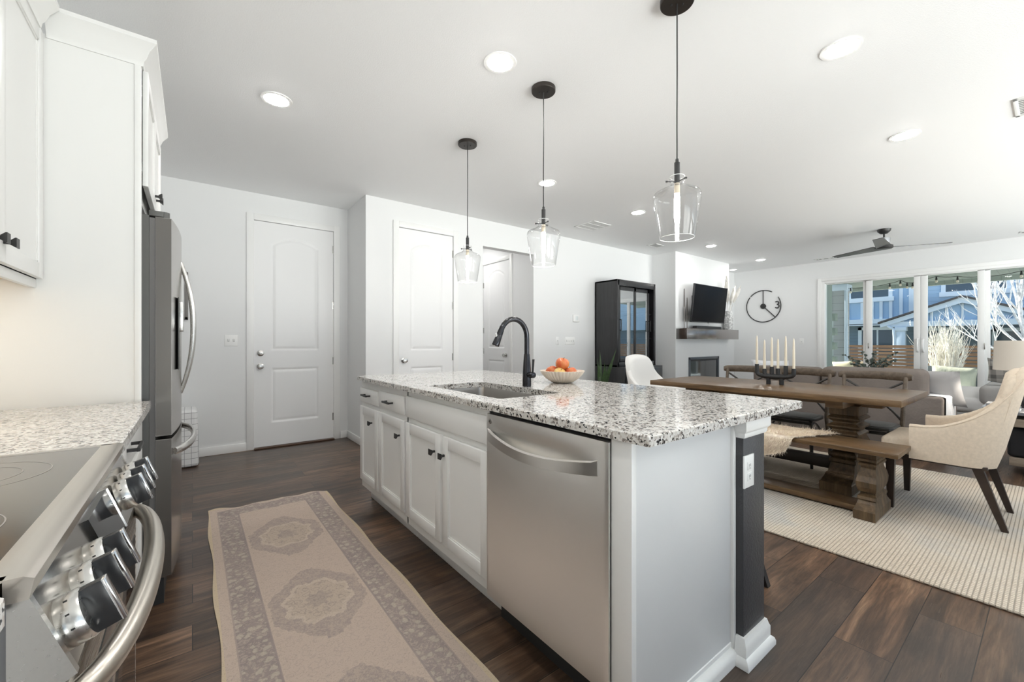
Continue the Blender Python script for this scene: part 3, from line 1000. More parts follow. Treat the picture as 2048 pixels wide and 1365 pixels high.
# tall panel, cabinet above the refrigerator and their crown
rc = thing('refrigerator_cabinet', 'tall white cabinet enclosure with deep doors above the steel refrigerator', 'cabinet', (-0.47, 2.8, 0))
m = MB()
m.box(-0.785, -0.186, PY, PY + 0.018, 0, 2.32)
m.box(-0.192, -0.170, PY - 0.006, PY + 0.020, 0, 2.32, 0.002)
m.box(-0.785, -0.170, 3.27, 3.29, 0, 2.32)
build(m, 'side_panel', M_cab, rc)
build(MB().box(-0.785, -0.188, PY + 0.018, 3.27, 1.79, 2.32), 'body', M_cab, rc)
for y0, y1, ky in ((PY + 0.03, 2.803, 2.765), (2.809, 3.262, 2.848)):
    d = build(shaker(-0.150, 1, y0, y1, 1.815, 2.305), 'door', M_cab, rc)
    build(sqknob(-0.150, 1, ky, 1.885), 'knob', M_black, d, label='black square knob')
    for hz in (1.90, 2.22):
        hy = y0 + 0.01 if y0 < 2.5 else y1 - 0.02
        build(MB().box(-0.186, -0.169, hy, hy + 0.012, hz - 0.02, hz + 0.02, 0.002), 'hinge', M_nickel, d)
build(crown(MB(), [(-0.168, 3.29), (-0.168, PY - 0.002), (-0.44, PY - 0.002)], CROWN), 'crown_molding', M_cab, rc)

# base cabinet and counters
bc = thing('base_cabinet', 'white base cabinet with drawer between range and refrigerator panel', 'cabinet', (-0.47, 1.85, 0))
m = MB()
m.box(-0.78, -0.185, 1.385, PY - 0.009, 0.10, CT - 0.031); m.box(-0.78, -0.24, 1.385, PY - 0.009, 0, 0.10)
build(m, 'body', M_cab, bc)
d = build(slabfront(-0.166, 1, 1.40, 2.318, 0.735, 0.862), 'drawer', M_cab, bc)
build(barpull(-0.166, 1, 1.86, 0.803, 0.13), 'pull', M_black, d, label='black bar pull')
for y0, y1, ky in ((1.40, 1.855, 1.80), (1.862, 2.318, 1.92)):
    d = build(shaker(-0.166, 1, y0, y1, 0.12, 0.715), 'door', M_cab, bc)
    build(sqknob(-0.166, 1, ky, 0.64), 'knob', M_black, d, label='black square knob')

def slab(mb, x0, x1, y0, y1, z1, th=0.03, hole=None, ch=0.004):
    """stone slab with chamfered top edge and an optional rounded cutout"""
    def rr(a0, a1, b0, b1, r, n=6):
        pts = []
        for cx, cy, s0 in ((a1 - r, b1 - r, 0), (a0 + r, b1 - r, PI / 2), (a0 + r, b0 + r, PI), (a1 - r, b0 + r, 1.5 * PI)):
            pts += arc(cx, cy, r, s0, s0 + PI / 2, n)
        return pts
    outer = rr(x0, x1, y0, y1, 0.006, 2)
    inn = rr(x0 + ch, x1 - ch, y0 + ch, y1 - ch, 0.005, 2)
    t = bmesh.new()
    def ring(p, z): return [t.verts.new((x, y, z)) for x, y in p]
    A = ring(outer, z1 - th); B = ring(outer, z1 - ch); C = ring(inn, z1)
    def wall(P, Q):
        n = len(P)
        for k in range(n): t.faces.new((P[k], P[(k + 1) % n], Q[(k + 1) % n], Q[k]))
    wall(A, B); wall(B, C)
    top = [t.edges.get((C[k], C[(k + 1) % len(C)])) for k in range(len(C))]
    bot = [t.edges.get((A[k], A[(k + 1) % len(A)])) for k in range(len(A))]
    if hole:
        h = rr(*hole, 0.03)
        H1 = ring(h, z1); H0 = ring(h, z1 - th)
        wall(H1, H0)
        top += [t.edges.get((H1[k], H1[(k + 1) % len(H1)])) for k in range(len(H1))]
        bot += [t.edges.get((H0[k], H0[(k + 1) % len(H0)])) for k in range(len(H0))]
    bmesh.ops.triangle_fill(t, use_beauty=True, edges=top)
    bmesh.ops.triangle_fill(t, use_beauty=True, edges=bot)
    bmesh.ops.recalc_face_normals(t, faces=t.faces[:])
    return mb._merge(t)

build(slab(MB(), -0.785, -0.138, 1.365, PY - 0.0075, CT), 'countertop', M_granite, label='speckled granite countertop between the range and the tall white panel', cat='countertop', smooth=20)
build(slab(MB(), -0.785, -0.146, -0.9, 0.632, CT), 'countertop', M_granite, label='speckled granite countertop on the near side of the range', cat='countertop', smooth=20)
m = MB().box(-0.78, -0.20, -0.9, 0.628, 0.0, CT - 0.031)
build(m, 'base_cabinet', M_cab, label='plain white base cabinet on the near side of the range', cat='cabinet')

# under-cabinet light bar
t = thing('light_bar', 'slim light bar glowing under the white wall cabinet', 'light', (-0.70, 1.85, 1.36))
build(MB().box(-0.735, -0.665, 1.50, 2.10, 1.362, 1.3785, 0.003), 'housing', M_plastic, t)
build(MB().box(-0.727, -0.673, 1.51, 2.09, 1.3595, 1.362), 'diffuser', emit('warm_strip_glow', (1.0, 0.86, 0.66), 14.0), t)

# ------------------------------------------------------------------ range
RY0, RY1 = 0.645, 1.362
rg = thing('range', 'stainless steel slide-in range with black glass cooktop and front knobs', 'range', (-0.45, 1.0, 0))
build(MB().box(-0.78, -0.14, RY0 + 0.012, RY1 - 0.012, 0.0, 0.884), 'body', plain('range_side_paint', (0.30, 0.30, 0.31), 0.4, metal=0.6), rg)
m = MB()
zt = 0.909
m.box(-0.78, -0.162, RY0 + 0.012, RY1 - 0.012, 0.890, zt - 0.0015)
build(m, 'cooktop', plain('smoked_cooktop_glass', (0.035, 0.03, 0.028), 0.12, spec=0.7, coat=0.25), rg)
m = MB()
m.loft([[(x, RY0, z) for x, z in q] for q in [[(-0.168, zt - 0.004), (-0.168, zt), (-0.138, zt), (-0.130, zt - 0.004), (-0.134, 0.884), (-0.168, 0.884)]]] +
       [[(x, RY1, z) for x, z in q] for q in [[(-0.168, zt - 0.004), (-0.168, zt), (-0.138, zt), (-0.130, zt - 0.004), (-0.134, 0.884), (-0.168, 0.884)]]])
m.box(-0.78, -0.150, RY0, RY0 + 0.014, 0.884, zt, 0.002); m.box(-0.78, -0.150, RY1 - 0.014, RY1, 0.884, zt, 0.002)
build(m, 'cooktop_trim', brushed('trim_steel', (0.62, 0.58, 0.53), 0.3, 'Y'), rg)
M_ring = plain('burner_mark', (0.30, 0.28, 0.26), 0.3)
for cx, cy, rads in ((-0.33, 1.17, (0.115, 0.078)), (-0.30, 0.85, (0.10,)), (-0.60, 1.17, (0.08,)), (-0.60, 0.85, (0.11, 0.07)), (-0.47, 1.0, (0.03,))):
    m = MB()
    for rr_ in rads:
        m.lathe([(rr_ - 0.0009, 0), (rr_ + 0.0009, 0)], (cx, cy, zt - 0.0012), 64)
    build(m, 'burner_ring', M_ring, rg)
# sloping control panel
px = lambda s: (-0.136 + 0.034 * s, 0.884 - 0.094 * s)       # top -> bottom
(xa, za), (xb, zb_) = px(0), px(1)
pn = Vector((0.094, 0, 0.034)).normalized()
m = MB()
m.prism([(xa, za), (xb, zb_), (xb - 0.012, zb_ - 0.004), (-0.15, zb_ - 0.004), (-0.15, za)], 'Y', RY0 + 0.010, RY1 - 0.010)
build(m, 'control_panel', brushed('panel_steel', (0.52, 0.50, 0.47), 0.16, 'Y', 0.02), rg)
for y0 in (RY0 + 0.002, RY1 - 0.012):
    m = MB().prism([(xa + 0.002, za), (xb + 0.003, zb_), (xb - 0.008, zb_ - 0.006), (-0.15, zb_ - 0.006), (-0.15, za)], 'Y', y0, y0 + 0.010)
    build(m, 'end_cap', M_steelB, rg)
def on_panel(s, out, y):
    x, z = px(s)
    return Vector((x, y, z)) + pn * out
dsp = MB()
dsp.loft([[on_panel(0.10, o_, y), on_panel(0.92, o_, y), on_panel(0.92, o_ - 0.01, y), on_panel(0.10, o_ - 0.01, y)] for y, o_ in ((0.905, 0.006), (1.075, 0.006))])
build(dsp, 'display', M_blackglass, rg)
build(MB().loft([[on_panel(0.10, o_, y), on_panel(0.92, o_, y), on_panel(0.92, o_ - 0.01, y), on_panel(0.10, o_ - 0.01, y)] for y, o_ in ((1.075, 0.0075), (1.079, 0.0075))]), 'display_edge', M_chrome, rg)
sl_dir = Vector((0.034, 0, -0.094)).normalized()
M_knobside = plain('knob_black_face', (0.03, 0.03, 0.032), 0.25)
for y in (0.692, 0.772, 0.852, 1.14, 1.215, 1.29):
    c = on_panel(0.60 if y < 1 else 0.48, 0.0 if y < 1 else 0.003, y)
    rot = pn.to_track_quat('Z', 'Y').to_matrix().to_4x4()
    M_ = Matrix.Translation(c) @ rot
    k = build(MB().lathe([(0, 0), (0.0295, 0), (0.0305, 0.002), (0.0305, 0.019), (0.0285, 0.022), (0.021, 0.022), (0.020, 0.0205), (0, 0.0205)], mat=M_, seg=40), 'knob', M_steelB, rg)
    f = Matrix((( sl_dir.x, 0, pn.x, c.x), (sl_dir.y, 1, pn.y, c.y), (sl_dir.z, 0, pn.z, c.z), (0, 0, 0, 1)))
    build(MB().box(-0.0285, 0.0285, -0.0062, 0.0062, 0.020, 0.043, 0.0015, mat=f), 'grip', M_knobside, k, label='black flat grip blade')
    build(MB().box(-0.029, 0.029, -0.0066, 0.0066, 0.0415, 0.0460, 0.001, mat=f), 'grip_edge', M_chrome, k, label='bright grip edge')
    # printed setting marks round the skirt
    tk = MB()
    for q in range(3):
        an = R(205 + q * 32)
        p_ = Vector((math.sin(an) * 0.0308, -math.cos(an) * 0.0308, 0))
        g = M_ @ Matrix.Translation((p_.x, p_.y, 0.012)) @ Matrix.Rotation(math.atan2(p_.y, p_.x), 4, 'Z')
        tk.box(-0.0006, 0.0002, -0.0009, 0.0009, -0.002, 0.0015, mat=g)
    build(tk, 'setting_marks', M_black, k)
# oven door, handle and drawer
m = MB()
m.box(-0.15, -0.108, RY0 + 0.012, RY1 - 0.012, 0.23, 0.772, 0.006)
od = build(m, 'oven_door', M_steelY, rg)
build(MB().box(-0.1085, -0.1065, RY0 + 0.05, RY1 - 0.05, 0.30, 0.70, 0.001), 'window', M_blackglass, od)
m = MB()
for k in range(16):
    y = RY0 + 0.06 + k * 0.039
    m.box(-0.130, -0.106, y, y + 0.026, 0.777, 0.782)
build(m, 'vent_slot', M_gasket, od)
hp = bez((-0.112, RY0 + 0.03, 0.748), (-0.039, RY0 + 0.06, 0.752), (-0.039, RY1 - 0.10, 0.752), (-0.112, RY1 - 0.03, 0.752), 26)
m = MB().tube(hp, [0.015 + 0.005 * math.sin(PI * i / 26) for i in range(27)], 16, flat=0.80, up=(0, 0, 1))
build(m, 'handle', brushed('handle_steel', (0.62, 0.58, 0.52), 0.32, 'Y', 0.01), od)
m = MB().box(-0.15, -0.112, RY0 + 0.012, RY1 - 0.012, 0.04, 0.22, 0.006)
build(m, 'drawer', M_steelY, rg)

# ------------------------------------------------------------------ refrigerator
fr = thing('refrigerator', 'stainless french door refrigerator beside the tall white panel', 'refrigerator', (-0.45, 2.81, 0))
FY0, FY1, FM = 2.382, 3.238, 2.81
build(MB().box(-0.775, -0.148, FY0, FY1, 0.03, 1.70, 0.004), 'body', M_fridgeside, fr)
def fridge_front(y0, y1, z0, z1):
    """door with a gently bowed front; section in plan"""
    pts = [(-0.128, y0), (-0.128, y1)]
    n = 14
    f = lambda y: -0.046 - 0.028 * ((y - FM) / (FM - FY0)) ** 2
    pts += [(f(y1 + (y0 - y1) * i / n), y1 + (y0 - y1) * i / n) for i in range(n + 1)]
    m = MB().prism(pts, 'Z', z0, z1)
    return m
M_fridge = brushed('fridge_steel', (0.44, 0.42, 0.40), 0.22, 'Z')
M_fedge = plain('door_edge_steel', (0.16, 0.15, 0.138), 0.30, metal=0.75)
for y0, y1, q in ((FY0 + 0.002, FM - 0.002, -1), (FM + 0.002, FY1 - 0.002, 1)):
    d = build(fridge_front(y0, y1, 0.738, 1.695), 'door', M_fridge, fr)
    ye = y0 if q < 0 else y1
    build(MB().box(-0.127, -0.0745, min(ye, ye + q * 0.0015), max(ye, ye + q * 0.0015), 0.74, 1.693), 'door_edge', M_fedge, d, label='dark steel door edge')
    hy = FM + q * 0.035
    hp = bez((-0.050, hy, 1.565), (0.022, hy, 1.36), (0.022, hy, 1.09), (-0.050, hy, 0.885), 26)
    build(MB().tube(hp, [0.009 + 0.004 * math.sin(PI * i / 26) for i in range(27)], 12, flat=1.25), 'handle', M_steelB, d)
    hz = MB().box(-0.15, -0.10, min(ye, ye - q * 0.10), max(ye, ye - q * 0.10), 1.698, 1.722, 0.003)
    hz.cyl((-0.098, ye - q * 0.03, 1.694), 0.018, 0.03, 'Z', 20)
    build(hz, 'hinge_cover', plain('hinge_cover_grey', (0.10, 0.10, 0.095), 0.5), fr) if q < 0 else build(hz, 'hinge_cover', M_fridgeside, fr)
build(MB().box(-0.0545, -0.0500, 2.50, 2.68, 1.02, 1.36, 0.002), 'dispenser', M_fridgeside, fr)
build(MB().box(-0.054, -0.034, 2.52, 2.66, 1.20, 1.34, 0.005), 'dispenser_panel', M_steelB, fr)
d = build(fridge_front(FY0 + 0.002, FY1 - 0.002, 0.118, 0.722), 'freezer_drawer', M_fridge, fr)
build(MB().box(-0.127, -0.0745, FY0 + 0.0005, FY0 + 0.002, 0.12, 0.72), 'drawer_edge', M_fedge, d, label='dark steel drawer edge')
hp = bez((-0.062, FY0 + 0.05, 0.655), (0.03, FY0 + 0.18, 0.660), (0.03, FY1 - 0.18, 0.660), (-0.062, FY1 - 0.05, 0.655), 26)
build(MB().tube(hp, [0.016 + 0.006 * math.sin(PI * i / 26) for i in range(27)], 12, flat=0.55, up=(0, 0, 1)), 'handle', M_steelB, d)
m = MB()
m.box(-0.149, -0.129, FY0 + 0.006, FY1 - 0.006, 0.13, 1.69)
build(m, 'gasket', plain('door_gasket', (0.14, 0.135, 0.13), 0.5), fr)
build(MB().box(-0.16, -0.10, FY0 + 0.01, FY1 - 0.01, 0.0, 0.112), 'kick_grille', M_gasket, fr)

# checked cooler box and picture by the back door
hb = MB().box(-0.42, 0.046, 4.80, 5.12, 0.004, 0.525, 0.03, 4)
for v in hb.bm.verts:
    v.co.x += 0.008 * math.sin(v.co.z * 9); v.co.y += 0.006 * math.sin(v.co.z * 13 + v.co.x * 8)
build(hb, 'hamper', M_grid, label='white hamper in grey windowpane check cloth behind the refrigerator', cat='hamper')
pf = thing('picture_frame', 'grey picture frame hanging on the wall behind the refrigerator', 'picture frame', (-0.25, YN - 0.012, 1.6))
m = MB()
for q in ((-0.45, -0.034, 1.368, 1.395), (-0.45, -0.034, 1.808, 1.835), (-0.45, -0.42, 1.368, 1.835), (-0.062, -0.034, 1.368, 1.835)):
    m.box(q[0], q[1], YN - 0.026, YN - 0.001, q[2], q[3], 0.003)
build(m, 'frame', plain('grey_frame', (0.20, 0.19, 0.18), 0.5), pf)
build(MB().box(-0.43, -0.05, YN - 0.012, YN - 0.004, 1.39, 1.815), 'mat_board', M_plastic, pf)

# ------------------------------------------------------------------ wall plates
def plate(name, label, cat, cx, cz, w, h, face, kind, th=0.006):
    """face: ('N', y) facing -Y or ('E', x) facing -X"""
    ax, p = face
    t = thing(name, label, cat, (cx, p, cz) if ax == 'N' else (p, cx, cz))
    def bx(mb, u0, u1, z0, z1, d0, d1, bev=0.0):
        if ax == 'N': return mb.box(u0, u1, p - d1, p - d0, z0, z1, bev)
        return mb.box(p - d1, p - d0, u0, u1, z0, z1, bev)
    build(bx(MB(), cx - w / 2, cx + w / 2, cz - h / 2, cz + h / 2, 0.0, th, 0.002), 'cover_plate', M_plastic, t)
    if kind[0] == 'toggle':
        for k in range(kind[1]):
            u = cx + (k - (kind[1] - 1) / 2) * 0.046
            build(bx(MB(), u - 0.005, u + 0.005, cz - 0.003, cz + 0.014, th, th + 0.012, 0.001), 'toggle', M_plastic, t)
            build(bx(MB(), u - 0.009, u + 0.009, cz - 0.014, cz + 0.016, th - 0.0005, th + 0.001), 'toggle_shade', plain('plate_shadow_grey', (0.55, 0.55, 0.55), 0.5), t)  # grey pad painted as the shade round the toggle
    if kind[0] == 'outlet':
        for s in (-1, 1):
            z = cz + s * 0.0195
            o_ = build(bx(MB(), cx - 0.017, cx + 0.017, z - 0.0145, z + 0.0145, th - 0.0005, th + 0.0018, 0.006), 'receptacle', M_plastic, t)
            sl_ = MB()
            for du in (-0.006, 0.006):
                bx(sl_, cx + du - 0.001, cx + du + 0.001, z - 0.002, z + 0.007, th + 0.0015, th + 0.0022)
            bx(sl_, cx - 0.002, cx + 0.002, z - 0.010, z - 0.006, th + 0.0015, th + 0.0022)
            build(sl_, 'slot', M_gasket, o_)
    if kind[0] == 'jack':
        build(bx(MB(), cx - 0.005, cx + 0.005, cz - 0.005, cz + 0.005, th - 0.0005, th + 0.006, 0.002), 'jack', M_nickel, t)
    return t
plate('light_switch', 'white double switch plate to the left of the double-locked door', 'light switch', 0.318, 1.165, 0.116, 0.117, ('N', YN), ('toggle', 2))
plate('wall_jack', 'narrow white single plate on the wall under the thermostat, nearer the hallway', 'wall plate', 4.33, 1.168, 0.07, 0.117, ('N', YP), ('jack', 1))
plate('light_switch', 'wide white multi-gang switch plate below the thermostat', 'light switch', 4.595, 1.167, 0.205, 0.117, ('N', YP), ('toggle', 4))
plate('light_switch', 'small white plate on the far wall between clock and sliding door', 'light switch', 3.197, 1.163, 0.075, 0.12, ('E', XE), ('toggle', 1))
th_ = thing('thermostat', 'small square white thermostat on the wall left of the black hutch', 'thermostat', (4.72, YP, 1.515))
build(MB().box(4.655, 4.79, YP - 0.022, YP - 0.0005, 1.461, 1.571, 0.008), 'housing', M_plastic, th_)
build(MB().box(4.695, 4.755, YP - 0.0235, YP - 0.0215, 1.485, 1.55, 0.002), 'screen', plain('pale_screen', (0.80, 0.84, 0.84), 0.2), th_)
# ------------------------------------------------------------------ island
IX0, IX1, IY0, IY1 = 0.952, 2.040, 0.652, 3.105
FX = 0.967                                   # door faces
PXW = 1.559                                  # dark wall behind the cabinets
def toe(mb, y0, y1):
    mb.box(FX + 0.019, PXW - 0.002, y0, y1, 0.105, CT - 0.031)
    mb.box(FX + 0.097, PXW - 0.002, y0, y1, 0.0, 0.105)
    return mb
def unit(y0, y1, label, fronts):
    t = thing('island_cabinet', label, 'cabinet', ((FX + PXW) / 2, (y0 + y1) / 2, 0))
    build(toe(MB(), y0 + 0.0005, y1 - 0.0005), 'body', M_isl, t)
    build(MB().box(FX + 0.083, FX + 0.097, y0 + 0.0005, y1 - 0.0005, 0.0, 0.05, 0.004), 'shoe_molding', M_trim, t)
    return t
t = unit(2.71, 3.09, 'narrow white island cabinet at the far end with one drawer', 1)
d = build(slabfront(FX, -1, 2.722, 3.080, 0.722, 0.822), 'drawer', M_isl, t)
build(barpull(FX, -1, 2.915, 0.778), 'pull', M_black, d, label='black bar pull')
d = build(shaker(FX, -1, 2.722, 3.080, 0.161, 0.690), 'door', M_isl, t)
build(sqknob(FX, -1, 2.825, 0.60), 'knob', M_black, d, label='black square knob')
t = unit(2.28, 2.71, 'second white island cabinet, its drawer beside the wide sink front', 1)
d = build(slabfront(FX, -1, 2.288, 2.700, 0.727, 0.832), 'drawer', M_isl, t)
build(barpull(FX, -1, 2.505, 0.778), 'pull', M_black, d, label='black bar pull')
d = build(shaker(FX, -1, 2.288, 2.700, 0.163, 0.692), 'door', M_isl, t)
build(sqknob(FX, -1, 2.352, 0.60), 'knob', M_black, d, label='black square knob')
t = thing('sink_cabinet', 'white island sink cabinet with two doors beside the dishwasher', 'cabinet', (1.2, 1.85, 0))
m = MB()
m.box(FX + 0.019, FX + 0.04, 1.4265, 2.2795, 0.105, CT - 0.031); m.box(FX + 0.019, PXW - 0.002, 1.4265, 1.44, 0.105, CT - 0.031); m.box(FX + 0.019, PXW - 0.002, 2.266, 2.2795, 0.105, CT - 0.031)
m.box(FX + 0.04, PXW - 0.002, 1.44, 2.266, 0.107, 0.13); m.box(FX + 0.097, PXW - 0.002, 1.4265, 2.2795, 0, 0.105)
build(m, 'body', M_isl, t)
build(MB().box(FX + 0.083, FX + 0.097, 1.4265, 2.2795, 0.0, 0.05, 0.004), 'shoe_molding', M_trim, t)
build(slabfront(FX, -1, 1.430, 2.266, 0.722, 0.842), 'false_front', M_isl, t)
for y0, y1, ky in ((1.845, 2.266, 1.903), (1.430, 1.824, 1.803)):
    d = build(shaker(FX, -1, y0, y1, 0.160, 0.690), 'door', M_isl, t)
    build(sqknob(FX, -1, ky, 0.60), 'knob', M_black, d, label='black square knob')

# dishwasher
dw = thing('dishwasher', 'stainless steel dishwasher with a curved bar handle in the island', 'dishwasher', (1.25, 1.105, 0))
build(MB().box(FX + 0.05, PXW - 0.005, 0.795, 1.420, 0.10, 0.868), 'tub', M_gasket, dw)
DX = 0.955
def dwf(u, v):
    y = 1.421 + (0.790 - 1.421) * u
    z = 0.122 + (0.858 - 0.122) * v
    # scooped pocket behind the handle
    dz, dy = (z - 0.792) / 0.038, (y - 1.105) / 0.27
    k = max(0.0, 1 - abs(dy) ** 2.2) * math.exp(-((dz + 0.25) ** 2) * (0.9 if dz < -0.25 else 1.6))
    edge = max(0.0, 1 - min(y - 0.790, 1.421 - y) / 0.006)
    return (DX + 0.014 * k + 0.003 * edge * edge, y, z)
m = MB().grid(70, 110, dwf)
m.box(DX + 0.018, FX + 0.05, 0.790, 1.421, 0.122, 0.858, 0.001)
m.box(DX + 0.002, DX + 0.02, 0.790, 0.7905, 0.122, 0.858); m.box(DX + 0.002, DX + 0.02, 1.4205, 1.421, 0.122, 0.858)
m.box(DX + 0.002, DX + 0.02, 0.790, 1.421, 0.8575, 0.858); m.box(DX + 0.002, DX + 0.02, 0.790, 1.421, 0.122, 0.1225)
dd = build(m, 'door', M_steelDW, dw)
loops = []
for i in range(31):
    u = i / 30
    y = 1.408 - (1.408 - 0.828) * u
    bow = math.sin(PI * u)
    o_ = 0.004 + 0.040 * bow ** 0.8
    zt_, zb2 = 0.797 - 0.030 * bow ** 0.9, 0.748 - 0.022 * bow
    zt_ += 0.004 if u < 0.03 or u > 0.97 else 0
    loops.append([(DX - o_ + 0.010, y, zt_), (DX - o_, y, zt_ - 0.004), (DX - o_, y, zb2 + 0.004), (DX - o_ + 0.012, y, zb2)])
build(MB().loft(loops), 'handle', brushed('dw_handle_steel', (0.74, 0.72, 0.69), 0.3, 'Y', 0.0), dd)
bd = MB().cyl((DX - 0.0008, 1.392, 0.829), 0.011, 0.0016, 'X', 24)
b_ = build(bd, 'badge', M_steelB, dd, label='small round maker\'s badge')
lt = MB()
lt.tube([(DX - 0.0012, 1.392 + 0.0065 * math.sin(a_), 0.829 + 0.0065 * math.cos(a_)) for a_ in [k * PI / 10 for k in range(3, 21)]], 0.0007, 6)
lt.tube([(DX - 0.0012, 1.394, 0.833), (DX - 0.0012, 1.394, 0.826), (DX - 0.0012, 1.390, 0.826)], 0.0007, 6)
build(lt, 'emblem', M_fedge, b_)
m = MB()
for k in range(7):
    m.box(DX - 0.0003 + 0.011, DX + 0.012, 1.155 - k * 0.018, 1.159 - k * 0.018, 0.8005, 0.8035)
build(m, 'control_mark', M_black, dd)
build(MB().box(FX + 0.06, FX + 0.10, 0.80, 1.415, 0.0, 0.115), 'kick_plate', M_gasket, dw)

# end panel, filler and base trim
ep = thing('island_end_panel', 'plain white end panel of the island with rounded shoe molding', 'panel', (1.26, 0.73, 0))
m = MB()
m.box(FX, PXW - 0.016, 0.717, 0.735, 0.0, CT - 0.031, 0.001)
build(m, 'panel', plain('shaded_end_paint', (0.72, 0.725, 0.73), 0.35), ep)  # same island paint, greyed to carry the shade on this end
m = MB().box(FX - 0.001, FX + 0.02, 0.7165, 0.788, 0.0, CT - 0.031, 0.001)
m.box(FX + 0.02, PXW - 0.016, 0.735, 0.788, 0, CT - 0.031)
build(m, 'filler_strip', M_isl, ep)
build(MB().box(PXW - 0.018, PXW + 0.001, 0.705, 0.722, 0.0, CT - 0.031, 0.004), 'corner_bead', M_trim, ep)
m = MB()
q = [(0.717, 0), (0.694, 0)] + [(0.717 - 0.023 * math.cos(a_), 0.026 + 0.024 * math.sin(a_)) for a_ in [k * PI / 12 for k in range(7)]] + [(0.714, 0.052), (0.714, 0.066), (0.717, 0.068)]
m.prism(q, 'X', FX - 0.012, PXW - 0.004)
build(m, 'shoe_molding', M_trim, ep)

kw = thing('island_knee_wall', 'charcoal painted half wall carrying the island countertop, with white trim', 'half wall', ((PXW + 1.732) / 2, 1.9, 0))
build(MB().box(PXW, 1.732, 0.680, 3.05, 0.0, CT - 0.031, 0.002), 'core', M_knee, kw)
def band(prof, z_off=0):
    m = MB()
    # runs up the left face, across the end and down the right face
    crown(m, [(1.732, 3.05), (1.732, 0.680), (PXW, 0.680), (PXW, 0.704)], prof)
    return m
base = [(-0.004, 0), (0.030, 0), (0.030, 0.014), (0.026, 0.026), (0.016, 0.034), (0.016, 0.070), (0.012, 0.078), (0.007, 0.096), (-0.004, 0.098)]
cap = [(-0.004, 0.806), (0.004, 0.806), (0.008, 0.814), (0.008, 0.824), (0.014, 0.830), (0.017, 0.836), (0.017, CT - 0.0315), (-0.004, CT - 0.0315)]
build(band([(o_, z) for o_, z in base]), 'base_molding', M_trim, kw)
build(band([(o_, z) for o_, z in cap]), 'cap_molding', M_trim, kw)
plate('outlet', 'white double outlet on the charcoal end of the island', 'outlet', 1.592, 0.685, 0.078, 0.116, ('N', 0.680), ('outlet',))

SX0, SX1, SY0, SY1 = 1.060, 1.427, 1.470, 2.170
build(slab(MB(), IX0, IX1, IY0, IY1, CT, 0.030, hole=(SX0, SX1, SY0, SY1)), 'island_countertop', M_granite, label='large speckled granite island countertop with a sink cutout', cat='countertop', smooth=20)
# undermount sink
sk = thing('sink', 'stainless steel undermount sink basin in the island', 'sink', (1.24, 1.82, 0.66))
def rrect(x0, x1, y0, y1, r, z, n=6):
    pts = []
    for cx, cy, s0 in ((x1 - r, y1 - r, 0), (x0 + r, y1 - r, PI / 2), (x0 + r, y0 + r, PI), (x1 - r, y0 + r, 1.5 * PI)):
        pts += [(p[0], p[1], z) for p in arc(cx, cy, r, s0, s0 + PI / 2, n)]
    return pts
e_ = 0.004
m = MB()
zt = CT - 0.0312
m.loft([rrect(SX0 - 0.02, SX1 + 0.02, SY0 - 0.02, SY1 + 0.02, 0.04, zt), rrect(SX0 - e_, SX1 + e_, SY0 - e_, SY1 + e_, 0.032, zt), rrect(SX0, SX1, SY0, SY1, 0.03, zt - 0.02),
        rrect(SX0 + 0.004, SX1 - 0.004, SY0 + 0.004, SY1 - 0.004, 0.03, 0.70), rrect(SX0 + 0.03, SX1 - 0.03, SY0 + 0.03, SY1 - 0.03, 0.03, 0.672), rrect(1.2, 1.29, 1.775, 1.865, 0.04, 0.668)], caps=False)
m.loft([rrect(SX0 - 0.022, SX1 + 0.022, SY0 - 0.022, SY1 + 0.022, 0.04, zt), rrect(SX0 - 0.004, SX1 + 0.004, SY0 - 0.004, SY1 + 0.004, 0.03, zt - 0.02), rrect(SX0 - 0.002, SX1 + 0.002, SY0 - 0.002, SY1 + 0.002, 0.03, 0.67)], caps=False)
build(m, 'basin', brushed('sink_steel', (0.46, 0.44, 0.42), 0.3, 'Y'), sk)
build(MB().lathe([(0.047, 0.668), (0.043, 0.671), (0.03, 0.668), (0.0, 0.660)], (1.245, 1.82, 0)), 'drain', M_chrome, sk)

# faucet
fx, fy = 1.482, 1.800
fc = thing('faucet', 'black pull-down gooseneck faucet at the island sink', 'faucet', (fx, fy, CT))
build(MB().lathe([(0, CT), (0.0245, CT), (0.0245, CT + 0.03), (0.0235, 0.985), (0.0205, 1.03), (0.0165, 1.075), (0.0160, 1.082), (0, 1.082)], (fx, fy, 0)), 'body', M_faucet, fc)
pth = [(fx, fy, 1.075), (fx, fy, 1.12), (fx, fy, 1.165)] + [(fx - 0.092 + 0.092 * math.cos(a_), fy, 1.175 + 0.099 * math.sin(a_)) for a_ in [k * PI * 0.88 / 16 for k in range(1, 17)]]
build(MB().tube(pth, 0.0145, 14), 'spout', M_faucet, fc)
p1 = Vector(pth[-1]); dr = (p1 - Vector(pth[-2])).normalized()
hd = MB()
hd.cyl(p1 - dr * 0.002, 0.0155, 0.030, dr, 20, r2=0.017)
hd.cyl(p1 + dr * 0.028, 0.017, 0.062, dr, 20, r2=0.0205, bev=0.002)
sh = build(hd, 'spray_head', M_faucet, fc)
c = p1 + dr * 0.032
build(MB().sphere(c + Vector((-0.017, 0, 0.0)), 0.008, 0.8, 1.1, 2.0, 12), 'button', M_chrome, sh)
hb_ = MB().cyl((fx, fy - 0.010, 0.968), 0.0165, -0.052, 'Y', 20, bev=0.004)
lv = build(hb_, 'lever_hub', M_faucet, fc)
build(MB().tube([(fx, fy - 0.050, 0.975), (fx, fy - 0.053, 1.01), (fx, fy - 0.057, 1.055)], [0.0055, 0.0055, 0.0065], 10), 'lever', M_faucet, lv)

